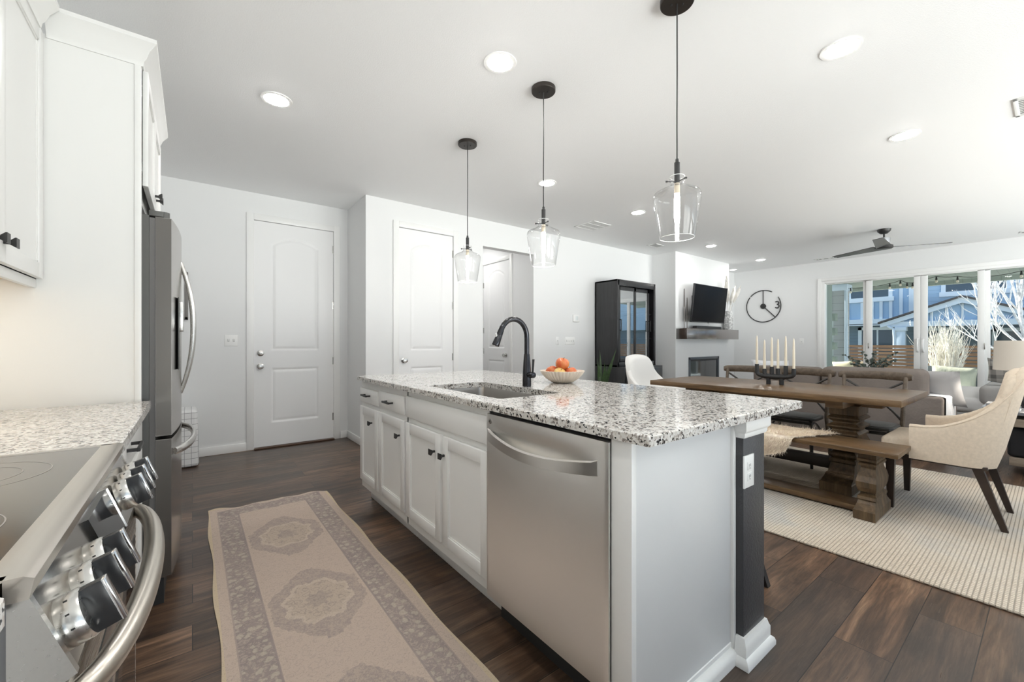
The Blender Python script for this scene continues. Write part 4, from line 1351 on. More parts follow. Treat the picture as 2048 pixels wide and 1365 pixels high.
# fruit bowl and apples
bx_, by_ = 1.79, 1.835
prof = [(0, CT + 0.001), (0.050, CT + 0.001), (0.062, CT + 0.004), (0.095, CT + 0.026), (0.117, CT + 0.050), (0.131, CT + 0.073), (0.1275, CT + 0.074), (0.112, CT + 0.052), (0.090, CT + 0.032), (0.055, CT + 0.012), (0, CT + 0.010)]
build(MB().lathe(prof, (bx_, by_, 0), 288, flute=36, famp=0.04), 'fruit_bowl', M_bowl, label='fluted cream ceramic bowl of apples on the island', cat='bowl', smooth=60)
def apple_mat(name, c1, c2):
    m, nt, b = new_mat(name)
    v = coords(nt, (6, 6, 2.5))
    nt.links.new(ramp(nt, noise(nt, v, 3, 5, 0.6, 0.4), (0.35, c1), (0.66, c2)), b.inputs['Base Color'])
    b.inputs['Roughness'].default_value = 0.3
    return m
MA1 = apple_mat('red_apple_skin', (0.55, 0.09, 0.035), (0.66, 0.27, 0.08))
MA2 = apple_mat('yellow_apple_skin', (0.66, 0.50, 0.16), (0.62, 0.30, 0.10))
aprof = [(0, -0.026), (0.010, -0.030), (0.022, -0.028), (0.034, -0.014), (0.0385, 0.004), (0.036, 0.020), (0.026, 0.031), (0.013, 0.033), (0.004, 0.027), (0, 0.024)]
vx, vy = 0.614, 0.789                       # towards the viewer is (-vx, -vy); across is (vy, -vx)
for lab, mt, a_, b2, z, s, tilt in (('large red apple on top of the pile in the cream bowl', MA1, 0.000, 0.0, 1.012, 1.10, 0.3),
                                    ('orange red apple at the left of the cream bowl', MA1, -0.060, 0.016, 0.964, 1.0, -0.5),
                                    ('yellow apple at the front of the cream bowl', MA2, -0.022, -0.050, 0.958, 0.95, 0.5),
                                    ('red apple at the right of the cream bowl', MA1, 0.050, -0.016, 0.960, 0.98, -0.3),
                                    ('red apple at the back of the cream bowl, mostly hidden', MA1, 0.010, 0.060, 0.958, 0.95, 0.2)):
    px_, py_ = bx_ + vy * a_ + vx * b2, by_ - vx * a_ + vy * b2
    t = thing('apple', lab, 'apple', (px_, py_, z - 0.03 * s), group='apples in the fruit bowl')
    M_ = Matrix.Translation((px_, py_, z)) @ Matrix.Rotation(tilt, 4, 'X') @ Matrix.Scale(s, 4)
    build(MB().lathe(aprof, seg=28, mat=M_), 'flesh', mt, t, smooth=80)
    build(MB().tube([M_ @ Vector(q) for q in ((0, 0, 0.024), (0.001, 0, 0.034), (0.004, 0, 0.042))], 0.0014, 6), 'stem', M_stem, t)

# ------------------------------------------------------------------ pendants
def pendant(x, y, label):
    t = thing('pendant_light', label, 'pendant light', (x, y, CEIL - 0.001), group='glass pendants over the island', world=True)
    cn = build(MB().lathe([(0, CEIL - 0.001), (0.075, CEIL - 0.001), (0.075, CEIL - 0.022), (0.072, CEIL - 0.026), (0, CEIL - 0.026)], (x, y, 0), 40), 'canopy', M_bronze, t)
    for s in (-1, 1):
        build(MB().cyl((x + s * 0.018, y - s * 0.018, CEIL - 0.0265), 0.004, -0.006, 'Z', 10), 'screw', M_black, cn)
    build(MB().tube([(x, y, CEIL - 0.024), (x + 0.001, y, 2.4), (x - 0.001, y, 2.2), (x, y, 1.985)], 0.0032, 8), 'cord', M_black, t)
    sk_ = build(MB().lathe([(0, 1.998), (0.007, 1.998), (0.008, 1.985), (0.0125, 1.981), (0.0125, 1.885), (0, 1.885)], (x, y, 0), 20), 'socket', M_black, t)
    build(MB().lathe([(0, 1.885), (0.0125, 1.885), (0.0125, 1.838), (0, 1.838)], (x, y, 0), 20), 'candle_sleeve', plain('ivory_sleeve', (0.80, 0.70, 0.55), 0.5), sk_)
    build(MB().lathe([(0, 1.838), (0.0105, 1.836), (0.0125, 1.81), (0.0125, 1.73), (0.009, 1.70), (0.0085, 1.675), (0.005, 1.655), (0, 1.650)], (x, y, 0), 16), 'bulb', M_bulb, t)
    g = build(MB().lathe([(0.034, 1.915), (0.0325, 1.895), (0.034, 1.878), (0.048, 1.866), (0.080, 1.852), (0.098, 1.842), (0.105, 1.828), (0.104, 1.805), (0.0775, 1.636), (0.0755, 1.632)], (x, y, 0), 48), 'glass_shade', M_lampglass, t, smooth=60)
    m = MB().lathe([(0.0755, 1.6313), (0.0768, 1.6325), (0.0755, 1.6337), (0.0742, 1.6325), (0.0755, 1.6313)], (x, y, 0), 48)
    m.lathe([(0.033, 1.9152), (0.0343, 1.9165), (0.033, 1.9178), (0.0317, 1.9165), (0.033, 1.9152)], (x, y, 0), 32)
    build(m, 'glass_rim', plain('frosted_rim', (0.85, 0.87, 0.87), 0.15), g)
    for k in range(3):
        an = R(20 + 120 * k)
        m = MB().cyl((x + math.cos(an) * 0.012, y + math.sin(an) * 0.012, 1.893), 0.0026, 0.037, (math.cos(an), math.sin(an), 0.02), 8)
        m.cyl((x + math.cos(an) * 0.044, y + math.sin(an) * 0.044, 1.8935), 0.005, 0.009, (math.cos(an), math.sin(an), 0.02), 10)
        build(m, 'thumb_screw', M_black, t)
    return t
p0 = pendant(1.784, 1.072, 'glass pendant light nearest the viewer, largest in view')
dup(p0, (1.750, 1.961, CEIL - 0.001), label='middle of the three glass pendants over the island')
dup(p0, (1.744, 2.863, CEIL - 0.001), label='farthest glass pendant, in front of the single-knob pantry door')

# ------------------------------------------------------------------ recessed lights, vents
def can(x, y, label):
    t = thing('recessed_light', label, 'ceiling light', (x, y, CEIL), group='recessed ceiling lights')
    build(MB().lathe([(0.070, CEIL - 0.001), (0.072, CEIL - 0.006), (0.092, CEIL - 0.005), (0.094, CEIL - 0.0005), (0.070, CEIL - 0.0005)], (x, y, 0), 48), 'trim_ring', M_plastic, t)
    build(MB().lathe([(0, CEIL - 0.013), (0.04, CEIL - 0.012), (0.060, CEIL - 0.009), (0.070, CEIL - 0.004), (0.071, CEIL - 0.001), (0, CEIL - 0.001)], (x, y, 0), 40), 'diffuser', M_can, t)
    return t
c0 = can(1.391, 1.930, 'round recessed light left of the middle pendant canopy')
M_candim = emit('dimmed_can_glow', (1.0, 0.97, 0.92), 3.0)
def can_dim(x, y, label):
    o = can(x, y, label)
    for k in kids(o):
        if k.name.startswith('diffuser'):
            k.data.materials[0] = M_candim
    return o
can_dim(9.445, 4.339, 'tiny dim recessed light in the corner behind the fireplace')
for x, y, lab in ((0.438, 3.116, 'round recessed light nearest the refrigerator cabinet'), (2.792, 0.715, 'round recessed light right of the nearest pendant, over the dining side'),
                  (4.359, 0.717, 'round recessed light above the dining table end, right of the fan'), (2.818, 3.106, 'round recessed light just behind the middle pendant cord'),
                  (4.347, 3.133, 'round recessed light beside the slatted return vent'), (6.822, 3.489, 'small recessed light in front of the fireplace'),
                  (8.747, 3.500, 'small recessed light in front of the wall clock'), (3.35, 5.75, 'unseen recessed light added inside the hallway to brighten it'),  # hallway light is unseen, added to brighten the hall
                  (0.438, 0.715, 'recessed light over the range, out of view above'), (6.822, -0.50, 'recessed light beyond the right edge of the view, nearer the dining table'), (8.747, -0.50, 'recessed light beyond the right edge of the view, nearer the glass doors'),
                  ):
    dup(c0, (x, y, CEIL), label=lab)

def vent(name, label, x0, x1, y0, y1, n, axis):
    t = thing(name, label, 'vent', ((x0 + x1) / 2, (y0 + y1) / 2, CEIL), group=None)
    w = 0.022
    m = MB()
    z0, z1 = CEIL - 0.008, CEIL - 0.0005
    m.box(x0, x1, y0, y0 + w, z0, z1, 0.002); m.box(x0, x1, y1 - w, y1, z0, z1, 0.002); m.box(x0, x0 + w, y0, y1, z0, z1, 0.002); m.box(x1 - w, x1, y0, y1, z0, z1, 0.002)
    build(m, 'frame', M_plastic, t)
    build(MB().box(x0 + w, x1 - w, y0 + w, y1 - w, CEIL - 0.0016, CEIL - 0.0006), 'duct_shade', plain('vent_shadow', (0.25, 0.25, 0.25), 0.9), t)  # dark plate painted as the shade between the louvers
    m = MB()
    for k in range(n):
        if axis == 'X':
            y = y0 + w + (y1 - y0 - 2 * w) * (k + 0.5) / n
            m.box(x0 + w, x1 - w, y - 0.006, y + 0.006, CEIL - 0.006, CEIL - 0.003)
        else:
            x = x0 + w + (x1 - x0 - 2 * w) * (k + 0.5) / n
            m.box(x - 0.006, x + 0.006, y0 + w, y1 - w, CEIL - 0.006, CEIL - 0.003)
    build(m, 'louvers', plain('louver_white', (0.70, 0.70, 0.69), 0.5), t)
    m = MB()
    for k in (1, 2):
        if axis == 'X':
            y = y0 + (y1 - y0) * k / 3
            m.box(x0 + w, x1 - w, y - 0.006, y + 0.006, CEIL - 0.0085, CEIL - 0.002)
    if axis == 'X': build(m, 'crossbar', M_plastic, t)
    return t
vent('return_vent', 'square slatted return vent on the ceiling above the thermostat wall', 4.168, 4.545, 3.690, 4.040, 15, 'X')
vent('supply_vent', 'small ceiling vent in front of the fireplace wall corner', 5.93, 6.20, 3.94, 4.11, 8, 'Y')
vent('supply_vent', 'ceiling vent at the right edge of the view over the dining area', 4.28, 4.62, -0.16, 0.18, 9, 'Y')
vent('slot_vent', 'thin ceiling vent near the right end of the sliding door', 9.50, 9.64, -0.10, 0.34, 4, 'X')
vent('slot_vent', 'thin ceiling vent above the left end of the sliding door', 9.52, 9.66, 2.50, 2.86, 4, 'X')
# ------------------------------------------------------------------ runner rug
RW, RL = 0.735, 3.06
rcx, rcy = 0.4465, 3.475 - RL / 2
M_runner = runner_mat(rcx, RW, 0.42, 3.475, 2.79 - rcy, 0.79)
def rf(u, v):
    x = (u - 0.5) * RW; y = (v - 0.5) * RL
    ed = max(abs(u - 0.5), abs(v - 0.5) * 1.0)
    x += 0.006 * math.sin(v * 26 + 1.3) * (1 if abs(u - 0.5) > 0.4 else 0.4)
    y += (0.012 * math.sin(u * 17) + 0.010 * math.sin(u * 9 + 2) - 0.040 * u) * (v ** 3)
    z = 0.007
    if v > 0.985: z += 0.004 * (1 + math.sin(u * 23)) * (v - 0.985) / 0.015
    return (x, y, z)
m = MB().grid(60, 200, rf)
g = bmesh.ops.extrude_face_region(m.bm, geom=m.bm.faces[:])
for v in [q for q in g['geom'] if isinstance(q, bmesh.types.BMVert)]:
    v.co.z = 0.001
o = build(m, 'runner_rug', M_runner, label='faded beige and mauve medallion runner rug between range and island', cat='rug')
o.location.x = rcx; o.location.y = rcy
o.data.transform(Matrix.Translation((-(sum(v.co.x for v in o.data.vertices) / len(o.data.vertices)), 0, 0)))
def rim(nm, x0, x1):
    m = MB()
    pts = [((x0 + x1) / 2 + 0.006 * math.sin((v / 60) * 26 + 1.3), 0.43 + 3.02 * v / 60, 0.006) for v in range(61)]
    m.tube(pts, 0.006, 6)
    build(m, nm, plain('cream_binding', (0.62, 0.52, 0.36), 0.9), o)

# ------------------------------------------------------------------ big woven rug
build(MB().box(2.755, 5.173, -0.75, 3.05, 0.001, 0.013, 0.004), 'woven_rug', M_bigrug, label='ivory and grey woven rug under the dining table', cat='rug')
ZR = 0.0135

# ------------------------------------------------------------------ bar stool at the island
st = thing('bar_stool', 'black bar stool tucked behind the charcoal end of the island', 'stool', (1.93, 1.02, 0))
sx, sy = 1.90, 1.05
build(MB().box(sx - 0.15, sx + 0.15, sy - 0.15, sy + 0.15, 0.60, 0.635, 0.012, 3), 'seat', M_black, st)
for qx, qy in ((1, -1), (1, 1), (-1, -1), (-1, 1)):
    top = Vector((sx + qx * 0.10, sy + qy * 0.10, 0.60)); bot = Vector((sx + (0.245 if qx > 0 else -0.10) * 1.0, sy + qy * 0.215, 0.001))
    w0, w1 = 0.017, 0.015
    build(MB().loft([[(p.x - w, p.y - w, p.z), (p.x + w, p.y - w, p.z), (p.x + w, p.y + w, p.z), (p.x - w, p.y + w, p.z)] for p, w in ((bot, w1), (top, w0))]), 'leg', M_black, st)
build(MB().box(sx - 0.10, sx + 0.20, sy - 0.182, sy - 0.158, 0.14, 0.165), 'footrest', M_black, st)

# ------------------------------------------------------------------ dining table
TX0, TX1, TY0, TY1, TZ = 3.712, 4.635, 0.625, 2.530, 0.760
TCX = 4.165
tb = thing('dining_table', 'weathered oak trestle dining table with carved pedestals', 'table', (TCX, 1.58, ZR))
build(MB().box(TX0, TX1, TY0, TY1, 0.714, TZ, 0.004, 2), 'tabletop', M_table, tb)
m = MB().box(TCX - 0.05, TCX + 0.05, 0.80, 2.36, 0.645, 0.7135, 0.003)
build(m, 'center_beam', M_table, tb)
PED = [(ZR + 0.001, 0.335, 0.100), (0.085, 0.335, 0.100), (0.090, 0.322, 0.094), (0.115, 0.25, 0.090), (0.135, 0.225, 0.088), (0.140, 0.20, 0.082), (0.150, 0.19, 0.082), (0.205, 0.155, 0.075), (0.212, 0.165, 0.085),
       (0.232, 0.165, 0.085), (0.240, 0.145, 0.072), (0.262, 0.165, 0.090), (0.275, 0.165, 0.090), (0.290, 0.125, 0.068), (0.300, 0.115, 0.066), (0.315, 0.175, 0.100), (0.340, 0.175, 0.102), (0.365, 0.160, 0.098),
       (0.410, 0.125, 0.085), (0.418, 0.122, 0.084), (0.424, 0.140, 0.098), (0.436, 0.140, 0.098), (0.452, 0.115, 0.078), (0.462, 0.115, 0.078), (0.482, 0.145, 0.104), (0.494, 0.145, 0.104), (0.512, 0.112, 0.074), (0.522, 0.112, 0.074),
       (0.545, 0.145, 0.104), (0.556, 0.145, 0.104), (0.574, 0.122, 0.084), (0.580, 0.134, 0.094), (0.655, 0.134, 0.094)]
for py_ in (1.015, 2.14):
    build(MB().stack(PED, TCX, py_), 'pedestal', M_tablez, tb, smooth=15)
    build(MB().box(3.80, 4.53, py_ - 0.055, py_ + 0.055, 0.655, 0.7135, 0.004), 'cleat', M_table, tb)
build(MB().box(TCX - 0.045, TCX + 0.045, 1.10, 2.06, 0.118, 0.205, 0.004), 'stretcher', plain('dark_stretcher_stain', (0.028, 0.02, 0.015), 0.45, var=0.2), tb)

# ------------------------------------------------------------------ bench and sheepskin
BX0, BX1, BY0, BY1 = 3.405, 3.772, 0.588, 2.18
bn = thing('dining_bench', 'weathered oak bench on carved legs along the island side of the table', 'bench', (3.59, 1.38, ZR))
build(MB().box(BX0, BX1, BY0, BY1, 0.432, 0.462, 0.004, 2), 'seat', M_table, bn)
LEG = [(ZR + 0.001, 0.200, 0.056), (0.070, 0.200, 0.056), (0.078, 0.185, 0.053), (0.105, 0.150, 0.047), (0.128, 0.135, 0.044), (0.132, 0.148, 0.049), (0.150, 0.142, 0.047), (0.160, 0.110, 0.039), (0.170, 0.108, 0.038),
       (0.180, 0.132, 0.045), (0.210, 0.152, 0.051), (0.245, 0.158, 0.053), (0.280, 0.140, 0.048), (0.310, 0.112, 0.041), (0.328, 0.102, 0.038), (0.340, 0.102, 0.038), (0.346, 0.128, 0.046), (0.358, 0.128, 0.046), (0.366, 0.112, 0.041),
       (0.378, 0.140, 0.049), (0.390, 0.140, 0.049), (0.396, 0.128, 0.046), (0.4315, 0.128, 0.046)]
for ly in (0.748, 2.02):
    build(MB().stack(LEG, 3.59, ly), 'leg', M_tablez, bn, smooth=15)
build(MB().box(3.50, 3.68, 0.80, 1.966, ZR + 0.012, 0.062, 0.003), 'stretcher', M_table, bn)

def sheepskin():
    random.seed(3)
    X0, X1 = BX0 - 0.012, BX1 + 0.012
    def surf(u, v):
        """u across the bench (0 = far edge of the seat .. 1 = hanging tip), v along it"""
        y0 = 0.985 + 0.20 * max(0, u - 0.0) ** 1.1
        y = y0 + (1.86 - y0) * v
        L = u * (X1 - X0 + 0.19 * (0.45 + 0.55 * math.sin(PI * min(1, max(0, (v * 1.0 + 0.05))))))
        if L < X1 - X0:
            x = X1 - L; z = 0.474 + 0.012 * math.sin(v * 14) * math.sin(u * 9)
        else:
            x = X0 - 0.010 - 0.01 * math.sin(v * 9); z = 0.468 - (L - (X1 - X0))
        return Vector((x, y, z))
    m = MB().grid(26, 40, surf)
    base = m.bm
    def ribbon(p, d, n, L, w):
        side = d.cross(n).normalized() * w
        q, dd = p.copy(), d.copy()
        pts = []
        for k in range(4):
            f = 1 - k / 3 * 0.85
            pts.append((q + side * f, q - side * f))
            q = q + dd * (L / 3)
            dd = (dd + Vector((0, 0, -0.32)) + Vector((random.uniform(-.35, .35), random.uniform(-.35, .35), random.uniform(-.2, .2)))).normalized()
        vs = [(base.verts.new(a_), base.verts.new(b2)) for a_, b2 in pts]
        for (a0, b0), (a1, b1) in zip(vs, vs[1:]):
            base.faces.new((a0, b0, b1, a1))
    for _ in range(9500):
        u, v = random.random(), random.random() ** 1.15
        p = surf(u, v)
        e1 = surf(min(1, u + 0.01), v) - surf(max(0, u - 0.01), v)
        e2 = surf(u, min(1, v + 0.01)) - surf(u, max(0, v - 0.01))
        n = e1.cross(e2).normalized()
        if n.x > 0.3: n = -n
        if n.z < 0 and abs(n.z) > 0.5: n = -n
        clump = Vector((math.sin(p.y * 40 + p.x * 23), math.sin(p.x * 60 + p.y * 11), 0)) * 0.5
        d = (n * 0.45 + Vector((-0.45, -0.35, -0.15)) + clump * 0.6 + Vector((random.uniform(-.35, .35), random.uniform(-.35, .35), random.uniform(-.1, .2)))).normalized()
        ribbon(p, d, n + Vector((0.01, 0.02, 0)), random.uniform(0.022, 0.05), random.uniform(0.0009, 0.0018))
    o = build(m, 'sheepskin', plain('cream_fleece', (0.93, 0.80, 0.68), 0.95, spec=0.1, var=0.16, vscale=30), label='shaggy cream sheepskin draped over the oak bench', cat='throw', smooth=180)
    return o
sheepskin()
build(MB().box(4.00, 4.085, 1.615, 1.72, ZR + 0.001, 0.062, 0.012, 3), 'storage_bin', M_blue, label='small blue plastic box on the rug under the dining table', cat='box')

# ------------------------------------------------------------------ candelabra and six candles
cx_ = 4.24
ys_ = [1.728, 1.662, 1.600, 1.549, 1.486, 1.423]
tops = [0.940, 0.900, 0.922, 0.908, 0.934, 0.912]
cb = thing('candelabra', 'chunky black six-arm candle holder on the oak table', 'candle holder', (cx_, 1.575, TZ))
m = MB()
RT = 0.0175
def arm(y, zt, y1):
    """an arm that drops from its cup and curves into the body towards y1"""
    zb = 0.858
    s = 1 if y1 > y else -1
    pts = [(cx_, y, zt), (cx_, y, zb + 0.022)] + [tuple(q) for q in bez((cx_, y, zb + 0.02), (cx_, y, zb - 0.012), (cx_, y + s * 0.012, zb - 0.022), (cx_, y1, zb - 0.026), 8)[1:]]
    m.tube(pts, [RT] * 2 + [RT * (1 + 0.10 * k / 8) for k in range(1, 9)], 14)
arm(ys_[0], tops[0], 1.640); arm(ys_[5], tops[5], 1.500)
for i, y1 in ((1, 1.630), (2, 1.600), (3, 1.549), (4, 1.515)):
    m.tube([(cx_, ys_[i], tops[i]), (cx_, ys_[i], 0.86), (cx_, (ys_[i] + y1) / 2, 0.835)], [RT, RT, RT * 1.1], 14)
m.tube([(cx_, 1.690, 0.838), (cx_, 1.655, 0.832), (cx_, 1.575, 0.830), (cx_, 1.500, 0.832), (cx_, 1.460, 0.838)], [0.018, 0.024, 0.027, 0.024, 0.018], 14)
for yf in (1.628, 1.520):
    m.tube([(cx_, yf, 0.835), (cx_, yf, 0.805), (cx_, yf, TZ + 0.001)], [0.022, 0.0185, 0.0180], 16)
build(m, 'body', M_castiron, cb, smooth=60)
cl = None
for i, (y, zt) in enumerate(zip(ys_, tops)):
    lab = ['ivory taper candle in the farthest, leftmost arm of the black holder', 'ivory taper candle, second from the left in the black holder', 'ivory taper candle, third from the left in the black holder',
           'ivory taper candle, third from the right in the black holder', 'ivory taper candle, second from the right in the black holder', 'ivory taper candle in the nearest, rightmost arm of the black holder'][i]
    if cl is None:
        cl = thing('taper_candle', lab, 'candle', (cx_, y, zt), group='taper candles in the black holder')
        build(MB().lathe([(0, zt + 0.001), (0.0112, zt + 0.001), (0.0108, zt + 0.05), (0.0085, zt + 0.20), (0.0062, zt + 0.250), (0.003, zt + 0.268), (0, zt + 0.270)], (cx_, y, 0), 20), 'wax', M_candle, cl)
        build(MB().cyl((cx_, y, zt + 0.268), 0.0008, 0.009, 'Z', 6), 'wick', plain('wick_white', (0.7, 0.68, 0.62), 0.9), cl)
    else:
        dup(cl, (cx_, y, zt), label=lab)

# ------------------------------------------------------------------ cross-back chairs (built facing +Y, local coordinates)
def crossback(label, loc, rz):
    t = thing('crossback_chair', label, 'chair', loc, rz, 'cross-back chairs on the far side of the table', world=False)
    # seat
    pts = []
    for i in range(40):
        a_ = 2 * PI * i / 40
        c, s = math.cos(a_), math.sin(a_)
        k = (abs(c) ** 4 + abs(s) ** 4) ** -0.25
        pts.append((0.215 * k * c * (1.0 + 0.04 * s), 0.205 * k * s))
    st_ = build(MB().prism([(p[0], p[1]) for p in pts], 'Z', 0.418, 0.444, 0.006), 'seat', M_chairshade, t)
    build(MB().prism([(p[0] * 0.86, p[1] * 0.86) for p in pts], 'Z', 0.442, 0.4485, 0.002), 'rattan_panel', M_rattan, st_)
    for q in (-1, 1):
        build(MB().tube([(q * 0.185, 0.16, 0.42), (q * 0.195, 0.175, 0.2), (q * 0.20, 0.185, 0.001)], [0.016, 0.015, 0.012], 10), 'front_leg', M_chairshade, t)
        path = [(q * 0.215, -0.275, 0.001), (q * 0.208, -0.235, 0.2), (q * 0.20, -0.205, 0.42), (q * 0.205, -0.225, 0.62), (q * 0.212, -0.262, 0.80), (q * 0.214, -0.270, 0.83)]
        build(MB().tube(path, [0.013, 0.015, 0.017, 0.016, 0.016, 0.015], 10), 'back_post', M_chairw, t)
        # bent braces from the seat up to the opposite end of the rail
        d = bez((q * 0.19, -0.215, 0.47), (q * 0.10, -0.235, 0.60), (-q * 0.06, -0.262, 0.70), (-q * 0.195, -0.262, 0.785), 14)
        build(MB().tube(d, 0.009, 8, flat=1.3), 'cross_brace', M_chairshade, t)
        hoop = bez((q * 0.20, -0.23, 0.14), (q * 0.14, -0.10, 0.46), (q * 0.14, 0.06, 0.46), (q * 0.195, 0.175, 0.14), 14)
        build(MB().tube(hoop, 0.009, 8), 'hoop_stretcher', M_chairshade, t)
    r_ = [(x / 14 * 0.255, -0.262 - 0.055 * (1 - (x / 14) ** 2) + 0.0, 0.832 + 0.006 * (1 - (x / 14) ** 2)) for x in range(-14, 15)]
    w_ = [0.036 * max(0.35, min(1, (15.2 - abs(x)) / 3.0)) ** 0.5 for x in range(-14, 15)]
    build(MB().tube(r_, w_, 12, flat=0.42, up=(0, 0, 1)), 'top_rail', M_chairw, t)
    build(MB().tube([(-0.2, 0.175, 0.40), (0, 0.19, 0.40), (0.2, 0.175, 0.40)], 0.014, 8), 'apron', M_chairshade, t)
    return t
ch = crossback('cross-back oak chair at the near end of the far table side', (4.575, 1.000, ZR), R(90))
dup(ch, (4.580, 1.535, ZR), label='cross-back oak chair, middle of the three behind the table')
dup(ch, (4.585, 2.075, ZR), label='cross-back oak chair behind the candle holder, farthest of the three')

# ------------------------------------------------------------------ upholstered host chairs (face +Y, local; origin at the rear foot line)
def armchair(label, loc, rz, mat, group=None):
    t = thing('host_chair', label, 'chair', loc, rz, group, world=False)
    W = 0.310
    # plan path of the shell: right arm front, rear right corner, rear left corner, left arm front
    rad = 0.13
    path = []
    path += [(W, 0.375 - (0.375 - rad) * i / 10) for i in range(10)]
    path += [(W - rad + rad * math.cos(a_), rad - rad * math.sin(a_)) for a_ in [k * PI / 2 / 8 for k in range(9)]]
    half = path[:]
    n_back = 10
    path += [((W - rad) * (1 - 2 * i / n_back), 0.0) for i in range(1, n_back)]
    path += [(-x, y) for x, y in half[::-1]]
    tot = len(path)
    def top(y, x):
        # height along the side: level arm, then a sweep up into the back
        pts = [(0.38, 0.590), (0.30, 0.592), (0.22, 0.606), (0.15, 0.640), (0.095, 0.690), (0.05, 0.755), (0.015, 0.860), (0.0, 0.93)]
        if abs(x) < W - rad + 0.001 and y < 0.001:
            return 0.985 - 0.02 * (abs(x) / (W - rad)) ** 2
        for (y0, z0), (y1, z1) in zip(pts, pts[1:]):
            if y1 <= y <= y0:
                f = (y - y1) / (y0 - y1)
                return z1 + (z0 - z1) * f
        return pts[0][1]
    loops = []
    th = 0.052
    for i, (x, y) in enumerate(path):
        p0 = Vector(path[max(0, i - 1)]); p1 = Vector(path[min(tot - 1, i + 1)])
        d = (p1 - p0).normalized()
        out = Vector((-d.y, d.x)) * -1          # outward normal
        out = Vector((d.y, -d.x))
        if out.dot(Vector((x, y - 0.25))) < 0: out = -out
        z1 = top(y, x)
        lean = 0.34 * max(0, 0.16 - y) / 0.16
        def P(off, z, extra=0.0):
            k = max(0.0, z - 0.36)
            return (x + out.x * off * 1.0, y + out.y * off - lean * k * 0.62 - extra, z)
        zb = 0.365
        loops.append([P(0, zb), P(0.004, zb + 0.06), P(0.002, z1 - 0.05), P(-0.004, z1 - 0.012), P(-th * 0.35, z1), P(-th * 0.75, z1 - 0.002), P(-th, z1 - 0.02), P(-th, 0.44), P(-th, zb)])
    build(MB().loft(loops), 'shell', mat, t, smooth=60)
    # piping where the shell's edge is sewn
    build(MB().tube([L[3] for L in loops], 0.0035, 6), 'piping', mat, t)
    sc_ = MB().box(-0.252, 0.252, 0.05, 0.40, 0.372, 0.478, 0.02, 3)
    sc_.box(-0.262, 0.262, 0.36, 0.530, 0.372, 0.482, 0.028, 4)
    for v in sc_.bm.verts:
        if v.co.z > 0.46: v.co.z += 0.022 * max(0, 1 - (v.co.x / 0.27) ** 2) * max(0, 1 - ((v.co.y - 0.3) / 0.26) ** 2)
    build(sc_, 'seat_cushion', M_whitelinen if mat is M_whitelinen else mat, t, smooth=60)
    def front(z):
        pts = [(0.44, 0.30), (0.565, 0.29), (0.598, 0.235), (0.640, 0.165), (0.700, 0.130), (0.770, 0.105), (0.860, 0.085), (0.950, 0.070)]
        for (z0, y0), (z1, y1) in zip(pts, pts[1:]):
            if z0 <= z <= z1: return y0 + (y1 - y0) * (z - z0) / (z1 - z0)
        return pts[-1][1]
    zs = [0.44, 0.50, 0.55, 0.580, 0.605, 0.64, 0.68, 0.72, 0.77, 0.82, 0.87, 0.92, 0.945]
    loops = []
    for i in range(13):
        x = -0.256 + 0.512 * i / 12
        k = abs(x / 0.256) ** 4
        lp = []
        for z in zs:
            lp.append((0.095 + k * (front(z) - 0.095), z))
        lp += [(0.072, 0.968), (0.045, 0.972)] + [(0.030, z) for z in zs[::-1]]
        zt_ = 0.972 - 0.16 * abs(x / 0.256) ** 5
        lp = [(y, 0.44 + (z - 0.44) * (zt_ - 0.44) / 0.532) for y, z in lp]
        loops.append([(x, y - 0.34 * min(1.0, max(0, 0.32 - y) / 0.20) * max(0, z - 0.36) * 0.62, z) for y, z in lp])
    ib = MB().loft(loops)
    build(ib, 'inner_back', mat, t, smooth=60)
    build(MB().box(-0.285, 0.285, 0.03, 0.375, 0.352, 0.375, 0.004), 'base_frame', M_legdark, t)
    for q in (-1, 1):
        for a0, b0, w0, w1 in (((q * 0.262, 0.475, 0.37), (q * 0.262, 0.475, 0.0), 0.024, 0.016), ((q * 0.262, 0.075, 0.366), (q * 0.235, -0.035, 0.0), 0.024, 0.015)):
            build(MB().loft([[(p[0] - w, p[1] - w, p[2]), (p[0] + w, p[1] - w, p[2]), (p[0] + w, p[1] + w, p[2]), (p[0] - w, p[1] + w, p[2])] for p, w in ((b0, w1), (a0, w0))]), 'leg', M_legdark, t, label='dark tapered leg')
    return t
armchair('oat linen host chair with sloping arms at the near end of the table', (4.09, 0.225, ZR), 0.0, M_linen, None)
armchair('white upholstered host chair at the far end of the table by the hutch', (4.30, 3.02, ZR), PI, M_whitelinen, None)
# ------------------------------------------------------------------ black hutch and snake plant
HX0, HX1 = 5.150, 6.150
hu = thing('hutch', 'tall black hutch with two sliding glass doors against the white wall', 'hutch', (5.65, 4.3, 0))
m = MB()
y0, y1 = 4.085, 4.525
m.box(HX0, HX0 + 0.025, y0, y1, 0.765, 2.113, 0.002); m.box(HX1 - 0.025, HX1, y0, y1, 0.765, 2.113, 0.002)
m.box(HX0, HX1, y0, y1, 2.088, 2.113, 0.002); m.box(HX0, HX1, y1 - 0.02, y1, 0.765, 2.1)
m.box(HX0 + 0.02, HX1 - 0.02, y0 - 0.001, y0 + 0.02, 2.02, 2.11, 0.002); m.box(HX0 + 0.02, HX1 - 0.02, y0 - 0.001, y0 + 0.02, 0.765, 0.835, 0.002)
m.box(HX0 + 0.001, HX0 + 0.05, y0 - 0.001, y0 + 0.02, 0.765, 2.11, 0.002); m.box(HX1 - 0.05, HX1 - 0.001, y0 - 0.001, y0 + 0.02, 0.765, 2.11, 0.002)
m.box(HX0, HX1, y0, y1, 0.765, 0.79)
build(m, 'upper_case', M_hutch, hu)
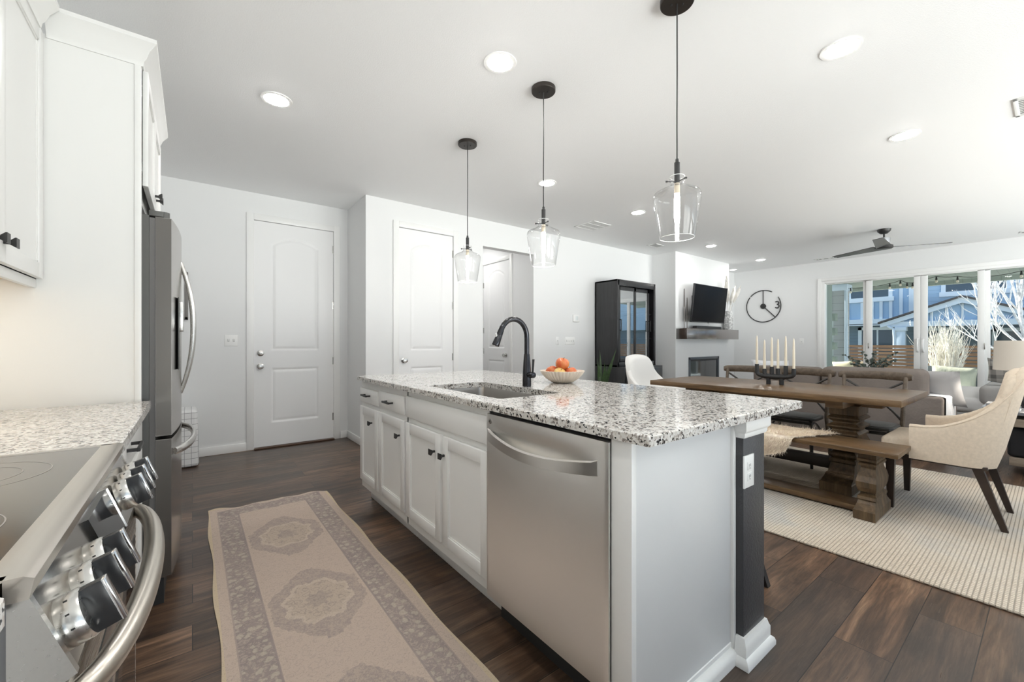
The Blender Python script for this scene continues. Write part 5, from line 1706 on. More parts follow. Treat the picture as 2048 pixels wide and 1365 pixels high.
for z in (1.2, 1.6):
    build(MB().box(HX0 + 0.03, HX1 - 0.03, y0 + 0.06, y1 - 0.025, z, z + 0.02), 'shelf', M_hutch, hu)
for x0, x1, dy, hx in ((5.205, 5.655, 0.024, 5.232), (5.625, 6.045, 0.046, 6.02)):
    m = MB()
    a_, b_ = y0 + dy, y0 + dy + 0.018
    m.box(x0, x0 + 0.052, a_, b_, 0.84, 2.015, 0.002); m.box(x1 - 0.052, x1, a_, b_, 0.84, 2.015, 0.002)
    m.box(x0, x1, a_, b_, 0.84, 0.895, 0.002); m.box(x0, x1, a_, b_, 1.955, 2.015, 0.002)
    d = build(m, 'sliding_door', M_hutch, hu)
    build(MB().box(x0 + 0.048, x1 - 0.048, a_ + 0.007, a_ + 0.011, 0.89, 1.96), 'glass', M_cabglass, d)
    m = MB()
    m.box(hx - 0.006, hx + 0.006, a_ - 0.040, a_ - 0.030, 1.32, 1.50, 0.001)
    for z in (1.325, 1.485): m.box(hx - 0.006, hx + 0.006, a_ - 0.034, a_ + 0.001, z, z + 0.012)
    build(m, 'handle', M_black, d)
m = MB().box(HX0, HX1, 3.955, y1, 0.06, 0.764, 0.002)
m.box(HX0 + 0.03, HX1 - 0.03, 4.0, y1 - 0.03, 0, 0.06)
build(m, 'base_case', M_hutch, hu)
for k, (z0, z1) in enumerate(((0.42, 0.735), (0.09, 0.405))):
    for x0, x1 in ((HX0 + 0.03, HX0 + 0.49), (HX0 + 0.505, HX1 - 0.03)):
        d = build(MB().box(x0, x1, 3.940, 3.957, z0, z1, 0.004), 'drawer', M_hutch, hu)
        c = (x0 + x1) / 2
        build(MB().tube(bez((c - 0.06, 3.942, z1 - 0.13), (c - 0.05, 3.905, z1 - 0.13), (c + 0.05, 3.905, z1 - 0.13), (c + 0.06, 3.942, z1 - 0.13), 8), 0.006, 8), 'handle', M_black, d)

sp = thing('snake_plant', 'green snake plant standing beside the black hutch', 'plant', (5.0, 4.24, 0))
build(MB().lathe([(0, 0.001), (0.10, 0.001), (0.13, 0.25), (0.125, 0.26), (0.12, 0.24), (0, 0.24)], (5.0, 4.24, 0), 28), 'pot', M_bowl, sp)
for bx2, by2, tx, ty, tz, w in ((-0.03, 0.0, 5.03, 4.34, 1.03, 0.030), (0.02, 0.03, 5.12, 4.10, 1.05, 0.030), (-0.01, 0.02, 4.98, 4.33, 0.90, 0.028), (0.0, -0.03, 5.06, 4.22, 0.80, 0.026), (0.03, 0.0, 4.97, 4.20, 0.86, 0.026)):
    b0 = Vector((5.0 + bx2, 4.24 + by2, 0.235)); t1 = Vector((tx, ty, tz))
    pts = [b0.lerp(t1, i / 12) + Vector((0.012 * math.sin(i * 0.5 + bx2 * 90), 0.010 * math.sin(i * 0.4), 0)) for i in range(13)]
    ws = [w * (0.65 + 0.35 * math.sin(PI * min(1, i / 9))) * max(0.04, min(1, (12 - i) / 4.0)) for i in range(13)]
    build(MB().tube(pts, ws, 8, flat=0.22, up=(0.6, -0.8, 0.0)), 'leaf', M_leaf, sp)

# ------------------------------------------------------------------ fireplace, mantel, television
fi = thing('fireplace_insert', 'black glass fireplace insert in the white chimney wall', 'fireplace', (7.70, 4.15, 0.2))
m = MB()
x0, x1, z0, z1 = 7.151, 8.250, 0.202, 0.868
for q in ((x0, x0 + 0.045, z0, z1), (x1 - 0.045, x1, z0, z1), (x0, x1, z1 - 0.045, z1), (x0, x1, z0, z0 + 0.08)):
    m.box(q[0], q[1], YF - 0.015, YF + 0.02, q[2], q[3], 0.003)
build(m, 'surround', plain('dark_pewter', (0.12, 0.13, 0.145), 0.35, metal=0.7), fi)
build(MB().box(x0 + 0.045, x1 - 0.045, YF + 0.004, YF + 0.010, z1 - 0.075, z1 - 0.050), 'vent_gap', M_gasket, fi)
build(MB().box(x0 + 0.045, x1 - 0.045, YF + 0.004, YF + 0.010, z0 + 0.08, z1 - 0.075), 'glass', plain('firebox_glass', (0.02, 0.025, 0.03), 0.05, spec=1.0, coat=0.6), fi)
build(MB().box(x0 + 0.02, x1 - 0.02, YF + 0.015, YF + 0.40, z0 + 0.01, z1 - 0.01), 'firebox', M_gasket, fi)
build(MB().box(6.745, 8.655, 3.868, YF - 0.0005, 1.200, 1.385, 0.003), 'mantel', M_mantel, label='dark walnut box mantel shelf under the television', cat='mantel')
tv = thing('television', 'black flat television tilted forward on the chimney wall', 'television', (7.47, 3.95, 1.5))
M_ = Matrix.Translation((7.472, 3.832, 1.83)) @ Matrix.Rotation(R(6.0), 4, 'X') @ Matrix.Rotation(R(0), 4, 'Z')
build(MB().box(-0.585, 0.585, 0.0, 0.035, -0.335, 0.335, 0.004, mat=M_), 'housing', plain('tv_bezel', (0.10, 0.10, 0.105), 0.3, metal=0.8), tv)
build(MB().box(-0.577, 0.577, -0.0015, 0.001, -0.318, 0.327, mat=M_), 'screen', M_screen, tv)
build(MB().box(-0.02, 0.02, -0.001, 0.012, -0.342, -0.333, 0.002, mat=M_), 'sensor', M_gasket, tv)
m = MB().box(7.25, 7.70, YF - 0.03, YF - 0.0005, 1.62, 2.0, 0.003)
m.tube([(7.47, YF - 0.02, 1.82), (7.40, YF - 0.10, 1.82), (7.47, 3.872, 1.83)], 0.022, 10)
build(m, 'wall_mount', M_black, tv)
build(MB().tube([(7.52, 3.88, 1.50), (7.55, 3.90, 1.47), (7.53, 3.93, 1.44), (7.54, 3.97, 1.39)], 0.005, 6), 'cable', M_plastic, tv)
sb = thing('soundbar', 'dark grey soundbar lying on the mantel under the television', 'soundbar', (7.6, 3.95, 1.385))
build(MB().box(7.16, 8.06, 3.915, 3.995, 1.3865, 1.440, 0.008, 3), 'body', plain('soundbar_cloth', (0.045, 0.047, 0.05), 0.8, bscale=500, bstr=0.4), sb)
build(MB().box(7.155, 7.162, 3.916, 3.994, 1.388, 1.439, 0.003), 'end_cap', M_gasket, sb)
for lab, x, zt, dx in (('taller thin grey wood candlestick on the left end of the mantel', 6.845, 2.10, 0.035), ('shorter thin grey wood candlestick on the left end of the mantel', 6.935, 1.945, 0.02)):
    t = thing('candlestick', lab, 'candlestick', (x, 3.975, 1.385), group='thin candlesticks on the mantel')
    build(MB().lathe([(0, 1.386), (0.022, 1.386), (0.022, 1.394), (0.0075, 1.40), (0.0065, zt - 0.36), (0.010, zt - 0.33), (0, zt - 0.33)], (x, 3.975, 0), 14), 'stand', plain('stick_grey', (0.26, 0.24, 0.23), 0.6), t)
    build(MB().lathe([(0, zt - 0.33), (0.010, zt - 0.33), (0.0125, zt - 0.30), (0.0085, zt - 0.03), (0, zt)], (x, 3.975, 0), 14), 'taper', plain('grey_taper', (0.16, 0.145, 0.14), 0.6), t)
va = thing('vase', 'white textured vase holding pale pampas plumes on the mantel', 'vase', (8.44, 3.965, 1.385))
def vmat():
    m, nt, b = new_mat('white_diamond_ceramic')
    v = coords(nt)
    w1 = noise(nt, v, 20, 1)
    br = node(nt, 'ShaderNodeTexVoronoi', i_Scale=28.0)
    nt.links.new(v, br.inputs['Vector'])
    nt.links.new(ramp(nt, br.outputs['Distance'], (0.2, (0.84, 0.84, 0.83)), (0.75, (0.45, 0.45, 0.45))), b.inputs['Base Color'])
    b.inputs['Roughness'].default_value = 0.4
    bump(nt, b, br.outputs['Distance'], 0.8, 0.01)
    return m
build(MB().lathe([(0, 1.386), (0.075, 1.386), (0.083, 1.40), (0.085, 1.60), (0.078, 1.745), (0.070, 1.76), (0.066, 1.75), (0.07, 1.60), (0, 1.60)], (8.44, 3.965, 0), 36), 'vessel', vmat(), va)
random.seed(11)
for k in range(7):
    an = random.uniform(0, 2 * PI); ln = random.uniform(0.45, 0.75)
    tip = Vector((8.44 + 0.26 * math.cos(an) + 0.14, 3.965 + 0.14 * math.sin(an) - 0.06, 1.72 + ln))
    b0 = Vector((8.44, 3.965, 1.62))
    pts = [b0.lerp(tip, i / 10) + Vector((0, 0, 0.05 * math.sin(PI * i / 10))) for i in range(11)]
    build(MB().tube(pts[:7], 0.003, 5), 'stalk', M_pampas, va)
    ws = [0.004, 0.02, 0.034, 0.036, 0.028, 0.014, 0.004]
    q = [pts[4].lerp(pts[10], i / 6) for i in range(7)]
    pl_ = MB().tube(q, ws, 10)
    for v in pl_.bm.verts: v.co += Vector((random.uniform(-.012, .012), random.uniform(-.012, .012), random.uniform(-.012, .012)))
    build(pl_, 'plume', M_pampas, va)

# ------------------------------------------------------------------ wall clock (open ring, one numeral, two hands)
ck = thing('wall_clock', 'open black ring wall clock with a single numeral 3 on the far wall', 'clock', (XE - 0.01, 3.921, 1.93))
cy, cz, rr_ = 3.921, 1.932, 0.345
XC = XE - 0.015
def ringarc(a0, a1):
    """angles in degrees clockwise from 12 as seen from the room"""
    return [(XC, cy - rr_ * math.sin(R(a0 + (a1 - a0) * i / 40)), cz + rr_ * math.cos(R(a0 + (a1 - a0) * i / 40))) for i in range(41)]
for a0, a1 in ((-48, 30), (58, 308)):
    build(MB().tube(ringarc(a0, a1), 0.0095, 8), 'ring_segment', M_black, ck)
build(MB().cyl((XE - 0.001, cy, cz), 0.056, -0.028, 'X', 32, bev=0.003), 'hub', M_black, ck)
build(MB().tube([(XC - 0.004, cy, cz), (XC - 0.004, cy, cz + rr_)], 0.010, 8), 'hand', M_black, ck)
a_ = R(136)
build(MB().tube([(XC - 0.004, cy, cz), (XC - 0.004, cy - rr_ * math.sin(a_), cz + rr_ * math.cos(a_))], 0.010, 8), 'hand', M_black, ck)
n3 = []
y3, z3, s3 = cy - 0.272, cz + 0.010, 0.046
for i in range(13):
    q = R(150 - 240 * i / 12); n3.append((XC, y3 - s3 * 0.72 * math.cos(q), z3 + s3 * 0.95 + s3 * 0.75 * math.sin(q)))
n3b = []
for i in range(13):
    q = R(90 - 240 * i / 12); n3b.append((XC, y3 - s3 * 0.82 * math.cos(q), z3 - s3 * 0.55 + s3 * 0.85 * math.sin(q)))
m = MB().tube(n3, 0.0115, 8).tube(n3b, 0.0115, 8)
build(m, 'numeral', M_black, ck)

# ------------------------------------------------------------------ ceiling fan
fn = thing('ceiling_fan', 'black three-blade ceiling fan hanging over the living area', 'ceiling fan', (7.766, 1.491, CEIL - 0.001))
X_, Y_ = 7.766, 1.491
build(MB().lathe([(0, CEIL - 0.0005), (0.078, CEIL - 0.0005), (0.072, CEIL - 0.03), (0.04, CEIL - 0.062), (0.018, CEIL - 0.068), (0, CEIL - 0.068)], (X_, Y_, 0), 32), 'canopy', M_black, fn)
build(MB().cyl((X_, Y_, 2.610), 0.011, 0.07, 'Z', 14), 'downrod', M_black, fn)
build(MB().lathe([(0, 2.618), (0.068, 2.618), (0.070, 2.61), (0.060, 2.522), (0, 2.522)], (X_, Y_, 0), 32), 'motor_housing', plain('brushed_motor', (0.55, 0.57, 0.60), 0.25, metal=0.9), fn)
build(MB().lathe([(0, 2.524), (0.066, 2.524), (0.098, 2.510), (0.100, 2.475), (0.085, 2.465), (0, 2.462)], (X_, Y_, 0), 36), 'hub', M_black, fn)
for an in (-60, 66, 186):
    c, s = math.cos(R(an)), math.sin(R(an))
    loops = []
    for i in range(13):
        u = i / 12
        rr2 = 0.085 + 0.62 * u
        w = 0.075 * (1 - 0.35 * u) + 0.006
        tw = R(13 - 6 * u)
        p = Vector((X_ + c * rr2, Y_ + s * rr2, 2.490))
        side = Vector((-s, c, 0)) * math.cos(tw) + Vector((0, 0, math.sin(tw)))
        nn = Vector((0, 0, 1)) * math.cos(tw) - Vector((-s, c, 0)) * math.sin(tw)
        sw = 0.10 * u if i == 12 else 0
        loops.append([p - side * w + nn * 0.002, p + side * w + nn * 0.002, p + side * w - nn * 0.004, p - side * w - nn * 0.004])
    build(MB().loft(loops), 'blade', plain('fan_blade', (0.06, 0.06, 0.062), 0.35), fn)

# ------------------------------------------------------------------ sofa with its back to the table
so = thing('sofa', 'long taupe slipcovered sofa with its back to the dining table', 'sofa', (6.25, 1.55, 0))
SXA, SYA, SYB = 5.80, 0.675, 2.62
build(MB().box(SXA, SXA + 0.16, SYA, SYB, 0.04, 0.605, 0.03, 3), 'back', M_sofa, so, smooth=60)
build(MB().box(SXA + 0.1, 6.70, SYA + 0.02, SYB - 0.02, 0.04, 0.30, 0.02, 2), 'base', M_sofa, so)
for y0, y1 in ((SYA, SYA + 0.21), (SYB - 0.21, SYB)):
    build(MB().box(SXA + 0.02, 6.72, y0, y1, 0.04, 0.595, 0.045, 4), 'arm', M_sofa, so, smooth=60)
for y0, y1 in ((SYA + 0.215, 1.645), (1.65, SYB - 0.215)):
    build(MB().box(SXA + 0.2, 6.74, y0, y1, 0.29, 0.46, 0.05, 4), 'seat_cushion', M_sofa, so, smooth=60)
for y0, y1, ztop in ((0.800, 1.70, 0.855), (1.71, 2.45, 0.835)):
    c = MB().box(SXA + 0.06, SXA + 0.30, y0, y1, 0.45, ztop, 0.075, 5)
    for v in c.bm.verts:
        yy = (v.co.y - y0) / (y1 - y0)
        v.co.z += 0.020 * (abs(2 * yy - 1) ** 6) * (1 if v.co.z > 0.7 else 0) + 0.008 * math.sin(yy * 17) * (v.co.z > 0.7)
        v.co.x += 0.012 * math.sin(yy * 23 + v.co.z * 9)
    build(c, 'back_cushion', M_sofa, so, smooth=60)
for qx, qy in ((SXA + 0.06, SYA + 0.06), (6.64, SYA + 0.06), (SXA + 0.06, SYB - 0.06), (6.64, SYB - 0.06)):
    build(MB().box(qx - 0.025, qx + 0.025, qy - 0.025, qy + 0.025, 0.001, 0.042), 'foot', M_legdark, so)
def throwpillow(name, label, mat, c, w, h, t, yaw, lean, roll=0.0):
    M_ = Matrix.Translation(c) @ Matrix.Rotation(R(yaw), 4, 'Z') @ Matrix.Rotation(R(90 - lean), 4, 'X') @ Matrix.Rotation(R(roll), 4, 'Z')
    return build(MB().pillow(w, h, t, M_), name, mat, label=label, cat='pillow', smooth=70)
throwpillow('throw_pillow', 'pale grey linen pillow leaning at the near end of the taupe sofa', plain('pale_grey_linen', (0.42, 0.41, 0.41), 0.9, spec=0.1, bscale=200, bstr=0.3), (6.24, 0.80, 0.665), 0.46, 0.42, 0.17, 78, 26)
throwpillow('throw_pillow', 'fluffy white pillow at the far end of the taupe sofa behind the candles', M_throw, (6.05, 2.30, 0.70), 0.44, 0.44, 0.16, 96, 14)
# knitted throw over the near arm
def thf(u, v):
    x = 5.835 + 0.56 * u
    s = v * 1.02
    ya, yb, zt = SYA + 0.222, SYA - 0.004, 0.600
    if s < 0.16: y, z = ya, 0.46 + s * 0.9
    elif s < 0.42: y, z = ya + (yb - ya) * (s - 0.16) / 0.26, zt + 0.006 * math.sin((s - 0.16) / 0.26 * PI)
    else: y, z = yb - 0.007 - 0.004 * math.sin(u * 30), zt - (s - 0.42) * 0.78
    z += 0.006 * math.sin(u * 22 + v * 3)
    return (x + 0.03 * math.sin(v * 3), y - 0.010 * abs(math.sin(u * 16)) * (s > 0.4), z)
m = MB().grid(40, 40, thf)
random.seed(5)
for k in range(80):
    u = k / 79
    p = Vector(thf(u, 1.0))
    m.tube([p, p + Vector((random.uniform(-.008, .008), -0.004, -0.05)), p + Vector((random.uniform(-.015, .015), -0.002, -0.10))], 0.003, 5)
build(m, 'throw_blanket', M_throw, label='white fringed blanket draped over the near arm of the taupe sofa', cat='blanket', smooth=70)

# ------------------------------------------------------------------ second sofa by the glass doors
s2 = thing('loveseat', 'grey slipcovered loveseat with loose cushions near the glass doors', 'loveseat', (8.4, 0.2, 0))
build(MB().box(7.92, 8.85, -0.85, 0.92, 0.05, 0.24, 0.03, 3), 'base', M_sofagrey, s2, smooth=60)
c = MB().box(7.90, 8.85, 0.46, 0.93, 0.235, 0.43, 0.07, 5)
for v in c.bm.verts: v.co.z += 0.10 * max(0, (v.co.x - 7.9)) * (v.co.z > 0.3)
build(c, 'seat_cushion', plain('light_grey_canvas', (0.55, 0.54, 0.53), 0.92, spec=0.1, bscale=30, bstr=0.3), s2, smooth=60)
c = MB().box(7.90, 8.82, -0.83, 0.45, 0.24, 0.40, 0.06, 4)
build(c, 'seat_cushion', M_sofagrey, s2, smooth=60)
c = MB().box(7.88, 8.84, 0.24, 0.605, 0.34, 0.60, 0.06, 4)
for v in c.bm.verts: v.co.z += 0.010 * math.sin(v.co.x * 40)
build(c, 'arm_cushion', M_sofagrey, s2, smooth=60)
build(MB().box(8.70, 8.90, -0.85, 0.45, 0.05, 0.68, 0.05, 4), 'back', M_sofagrey, s2, smooth=60)
def plaid():
    m, nt, b = new_mat('grey_plaid_cloth')
    v = coords(nt)
    s = nt.nodes.new('ShaderNodeSeparateXYZ'); nt.links.new(v, s.inputs[0])
    def st(o): return mth(nt, 'LESS_THAN', mth(nt, 'FRACT', mth(nt, 'MULTIPLY', mth(nt, 'ADD', o, 5.0), 9.0)), 0.45)
    k = mth(nt, 'MULTIPLY', mth(nt, 'ADD', st(s.outputs[1]), st(s.outputs[2])), 0.5)
    nt.links.new(mix(nt, k, (0.55, 0.53, 0.50), (0.18, 0.175, 0.17)), b.inputs['Base Color'])
    b.inputs['Roughness'].default_value = 0.95
    return m
throwpillow('throw_pillow', 'grey plaid pillow resting on the loveseat beside the lamp', plaid(), (8.1, 0.36, 0.76), 0.40, 0.36, 0.15, 70, 30, 12)

# coffee table with eucalyptus
ct = thing('coffee_table', 'low dark coffee table between the two sofas', 'table', (7.55, 1.6, 0))
build(MB().box(7.20, 7.90, 1.05, 2.15, 0.40, 0.45, 0.005), 'tabletop', M_table, ct)
for qx in (7.25, 7.85):
    for qy in (1.10, 2.10):
        build(MB().box(qx - 0.03, qx + 0.03, qy - 0.03, qy + 0.03, 0.001, 0.401), 'leg', M_legdark, ct)
eu = thing('eucalyptus_plant', 'silver green eucalyptus sprays in a small black pot beyond the sofa', 'plant', (7.5, 1.555, 0.45))
EX, EY = 7.5, 1.555
build(MB().lathe([(0, 0.451), (0.08, 0.451), (0.095, 0.56), (0.095, 0.735), (0.088, 0.735), (0.085, 0.66), (0, 0.66)], (EX, EY, 0), 24), 'pot', plain('black_pot', (0.02, 0.03, 0.035), 0.3), eu)
random.seed(21)
for (ty, tz, tx) in ((1.875, 0.965, 7.45), (1.67, 1.00, 7.50), (1.545, 0.99, 7.52), (1.30, 1.015, 7.46), (1.32, 0.905, 7.55), (1.74, 0.87, 7.40), (1.44, 0.92, 7.40), (1.60, 0.90, 7.62), (1.82, 0.83, 7.58), (1.40, 0.84, 7.62)):
    b0 = Vector((EX, EY, 0.68)); t1 = Vector((tx, ty, tz))
    pts = bez(b0, b0 + Vector((0, (ty - EY) * 0.25, (tz - 0.68) * 0.55)), b0.lerp(t1, 0.7) + Vector((0, 0, 0.03)), t1, 10)
    sp_ = build(MB().tube(pts, [0.004 - 0.0025 * i / 10 for i in range(11)], 6), 'spray', M_stem, eu)
    m = MB()
    for i in range(2, 11):
        for q in range(4):
            p = pts[i] + (pts[i] - pts[i - 1]) * random.uniform(-0.5, 0.5)
            an = random.uniform(0, 2 * PI)
            d = Vector((math.cos(an), math.sin(an), random.uniform(-0.2, 0.7))).normalized()
            r_ = random.uniform(0.010, 0.019) * (1.15 - 0.04 * i)
            c = p + d * r_ * 1.1
            n_ = d.cross(Vector((random.uniform(-1, 1), random.uniform(-1, 1), 1))).normalized()
            b2 = n_.cross(d).normalized()
            vs = [m.bm.verts.new(c + d * (r_ * 1.1 * math.cos(2 * PI * k / 8)) + b2 * (r_ * math.sin(2 * PI * k / 8)) + n_ * 0.002 * math.cos(4 * PI * k / 8)) for k in range(8)]
            m.bm.faces.new(vs)
    build(m, 'leaves', M_euca, sp_)
# ------------------------------------------------------------------ end table, lamp, books
et = thing('end_table', 'open wooden end table with black baskets behind the linen host chair', 'end table', (6.05, 0.1, 0))
build(MB().box(5.60, 6.42, -0.42, 0.430, 0.520, 0.548, 0.003), 'top', plain('slate_table_top', (0.16, 0.165, 0.18), 0.25), et)
m = MB()
for q in ((5.64, -0.40), (5.64, 0.36), (6.35, -0.40), (6.35, 0.36)):
    m = MB().box(q[0], q[0] + 0.05, q[1], q[1] + 0.05, 0.001, 0.52, 0.003)
    build(m, 'leg', M_basket, et)
build(MB().box(5.63, 6.40, -0.40, 0.255, 0.415, 0.485, 0.003), 'rail', M_driftwood, et, label='pale driftwood rail')
build(MB().box(5.63, 6.40, -0.40, 0.255, 0.080, 0.140, 0.003), 'shelf', M_driftwood, et, label='pale driftwood lower shelf')
for x0, x1 in ((5.70, 6.00), (6.03, 6.33)):
    build(MB().box(x0, x1, -0.34, 0.27, 0.142, 0.40, 0.03, 3), 'basket', M_basket, label='black basket on the lower shelf of the end table, ' + ('nearer the dining chairs' if x0 < 6 else 'nearer the loveseat'), cat='basket', group='baskets in the end table')
for k, (z, lab) in enumerate(((0.5485, 'lower white book lying on the dark end table'), (0.5755, 'upper grey book lying on the dark end table'))):
    t = thing('book', lab, 'book', (5.72, 0.30, z), group='books on the end table')
    a_, b_ = (5.63, 5.85) if k == 0 else (5.64, 5.83)
    build(MB().box(a_ + 0.003, b_ - 0.003, 0.20, 0.385, z + 0.004, z + 0.022), 'pages', M_plastic, t)
    m = MB().box(a_, b_, 0.195, 0.39, z + 0.0005, z + 0.004); m.box(a_, b_, 0.195, 0.39, z + 0.022, z + 0.0255); m.box(a_, a_ + 0.003, 0.195, 0.39, z + 0.001, z + 0.025)
    build(m, 'cover', M_plastic if k == 0 else plain('grey_cover', (0.25, 0.25, 0.26), 0.6), t)
la = thing('table_lamp', 'table lamp with a wide oatmeal drum shade at the right of the glass doors', 'lamp', (6.1, 0.175, 0.548))
LX, LY = 6.10, 0.175
build(MB().lathe([(0, 0.5485), (0.085, 0.5485), (0.085, 0.56), (0.05, 0.575), (0.075, 0.64), (0.08, 0.72), (0.055, 0.80), (0.022, 0.83), (0.018, 0.86), (0, 0.86)], (LX, LY, 0), 32), 'base', plain('black_lamp_ceramic', (0.02, 0.02, 0.022), 0.25), la)
build(MB().lathe([(0.205, 0.887), (0.195, 1.162), (0.192, 1.162), (0.202, 0.887), (0.205, 0.887)], (LX, LY, 0), 56), 'shade', M_shade, la)
m = MB()
for an in range(3):
    m.tube([(LX, LY, 1.145), (LX + 0.194 * math.cos(an * 2.094), LY + 0.194 * math.sin(an * 2.094), 1.155)], 0.002, 6)
m.tube([(LX, LY, 0.85), (LX, LY, 1.17)], 0.005, 8)
build(m, 'spider', M_nickel, la)
build(MB().sphere((LX, LY, 1.02), 0.028, 1, 1, 1.3, 16), 'bulb', emit('added_bulb_glow', (1.0, 0.92, 0.80), LAMP_STRENGTH), la)  # lit bulb added inside the shade to brighten the ceiling
# ------------------------------------------------------------------ outdoors
struct(MB().box(10.1, 15.3, -9, 12, -0.22, -0.05), 'patio_floor', M_patio)
struct(MB().box(15.3, 60, -30, 40, -0.5, -0.30), 'ground', M_lawn)
m = MB().box(10.1, 13.75, -1.6, 3.8, 2.55, 2.62)
m.box(13.60, 13.75, -1.6, 3.8, 2.46, 2.551)
struct(m, 'roof_patio', M_soffit)
struct(MB().box(10.1, 11.2, 3.02, 3.2, -0.05, 2.55), 'wall_patio', M_sage)
pc = thing('patio_column', 'square grey clapboard patio column with pale corner boards outside the glass', 'column', (12.7, 3.3, -0.05))
build(MB().box(12.52, 12.86, 3.12, 3.42, -0.049, 2.548), 'shaft', M_greywall, pc)
build(MB().box(12.505, 12.60, 3.085, 3.13, -0.049, 2.548, 0.004), 'corner_board', M_exttrim, pc)
build(MB().box(12.48, 12.60, 3.40, 3.45, -0.049, 2.548, 0.004), 'corner_board', M_exttrim, pc)
build(MB().box(12.48, 12.90, 3.07, 3.46, 2.40, 2.549, 0.005), 'capital', M_exttrim, pc)
# stacked block sculpture
bl = thing('block_tower', 'stacked timber block planter standing by the patio column', 'planter', (12.1, 3.28, -0.05))
random.seed(9)
Mb = [plain('block_sage', (0.24, 0.29, 0.25), 0.8, var=0.2), plain('block_grey', (0.40, 0.46, 0.45), 0.8, var=0.2)]
for k in range(11):
    z = -0.049 + k * 0.17
    o_ = 0.05 if k % 2 else -0.03
    build(MB().box(12.0, 12.20, 3.21 + o_, 3.38 + o_, z, z + 0.1695, 0.004), 'block', Mb[k % 2], bl)

# string lights under the patio ceiling
sg = thing('string_light', 'black string of small bulbs looped under the patio ceiling', 'string lights', (12.6, 1.7, 2.4))
bulbs = [(3.42, 2.44), (3.03, 2.44), (2.32, 2.47), (2.14, 2.52), (2.03, 2.455), (1.94, 2.44), (1.86, 2.50), (1.57, 2.535), (1.26, 2.50), (0.97, 2.455), (0.42, 2.50), (0.08, 2.46)]
wire = []
pts = [(3.7, 2.54)] + bulbs + [(-0.4, 2.53)]
for (ya, za), (yb, zb) in zip(pts, pts[1:]):
    for i in range(6):
        f = i / 6
        wire.append((12.6, ya + (yb - ya) * f, za + (zb - za) * f + 0.012 - 0.05 * 4 * f * (1 - f) * min(1, abs(yb - ya))))
wr = build(MB().tube(wire, 0.006, 5), 'wire', M_black, sg)
Mbg = plain('clear_bulb', (0.75, 0.68, 0.55), 0.1, spec=0.8)
for y, z in bulbs:
    s_ = build(MB().lathe([(0, z + 0.01), (0.010, z + 0.008), (0.016, z - 0.03), (0.019, z - 0.065), (0, z - 0.065)], (12.6, y, 0), 12), 'socket', M_black, sg)
    build(MB().lathe([(0, z - 0.064), (0.014, z - 0.067), (0.024, z - 0.09), (0.022, z - 0.112), (0, z - 0.125)], (12.6, y, 0), 12), 'bulb', Mbg, s_)

# patio bench with cushions
pb = thing('patio_bench', 'charcoal batten patio bench with a pale ledge outside the glass', 'bench', (11.6, 0.5, -0.05))
build(MB().box(11.36, 11.95, -1.2, 1.62, -0.049, 0.165), 'base', M_deckdark, pb)
build(MB().box(11.33, 11.98, -1.22, 1.64, 0.165, 0.195, 0.005), 'ledge', M_deckcap, pb)
build(MB().box(11.90, 11.98, -1.2, 1.62, 0.195, 0.66, 0.004), 'backrest', M_deckdark, pb)
throwpillow('patio_cushion', 'large pale sage cushion on the patio bench, beside the white mug', M_outcush, (11.66, 1.22, 0.44), 0.62, 0.50, 0.22, 92, 16, 4)
throwpillow('patio_cushion', 'pale sage patio cushion seen beneath the lamp shade', M_outcush, (11.66, 0.42, 0.44), 0.60, 0.50, 0.22, 88, 18, -4)
throwpillow('patio_cushion', 'cream cushion outside at the left end of the glass doors', plain('cream_canvas', (0.70, 0.62, 0.44), 0.9, spec=0.1), (11.9, 2.98, 0.52), 0.42, 0.40, 0.16, 80, 20, -6)
cw = thing('patio_chair', 'low cream patio chair outside the left end of the glass doors', 'chair', (11.95, 2.98, -0.05))
build(MB().box(11.70, 12.20, 2.74, 3.18, 0.24, 0.30, 0.02), 'seat', M_deckcap, cw)
for qx in (11.74, 12.14):
    for qy in (2.78, 3.12):
        build(MB().box(qx - 0.02, qx + 0.02, qy - 0.02, qy + 0.02, -0.049, 0.245), 'leg', M_exttrim, cw)
mg = thing('planter_pot', 'small white pot standing on the patio bench', 'pot', (11.44, 0.955, 0.195))
build(MB().lathe([(0, 0.196), (0.06, 0.196), (0.072, 0.31), (0.066, 0.31), (0.055, 0.21), (0, 0.21)], (11.44, 0.955, 0), 24), 'vessel', M_plastic, mg)
# slim posts standing in the yard
build(MB().box(14.6, 14.7, 3.20, 3.30, -0.049, 0.62), 'bollard', plain('cedar_bollard', (0.62, 0.45, 0.28), 0.7), label='short pale post in the yard seen left of the eucalyptus', cat='post')

# fence
fe = thing('slat_fence', 'brown horizontal slat fence across the yard', 'fence', (17.0, 1.0, -0.3))
for k in range(13):
    z = -0.27 + k * 0.103
    build(MB().box(17.0, 17.025, -6.0, 7.0, z, z + 0.080), 'slat', M_fence, fe)
for y in (-5.5, -3.5, -1.5, 0.5, 2.5, 4.5, 6.5):
    build(MB().box(17.03, 17.12, y - 0.05, y + 0.05, -0.30, 1.05), 'post', M_fence, fe)

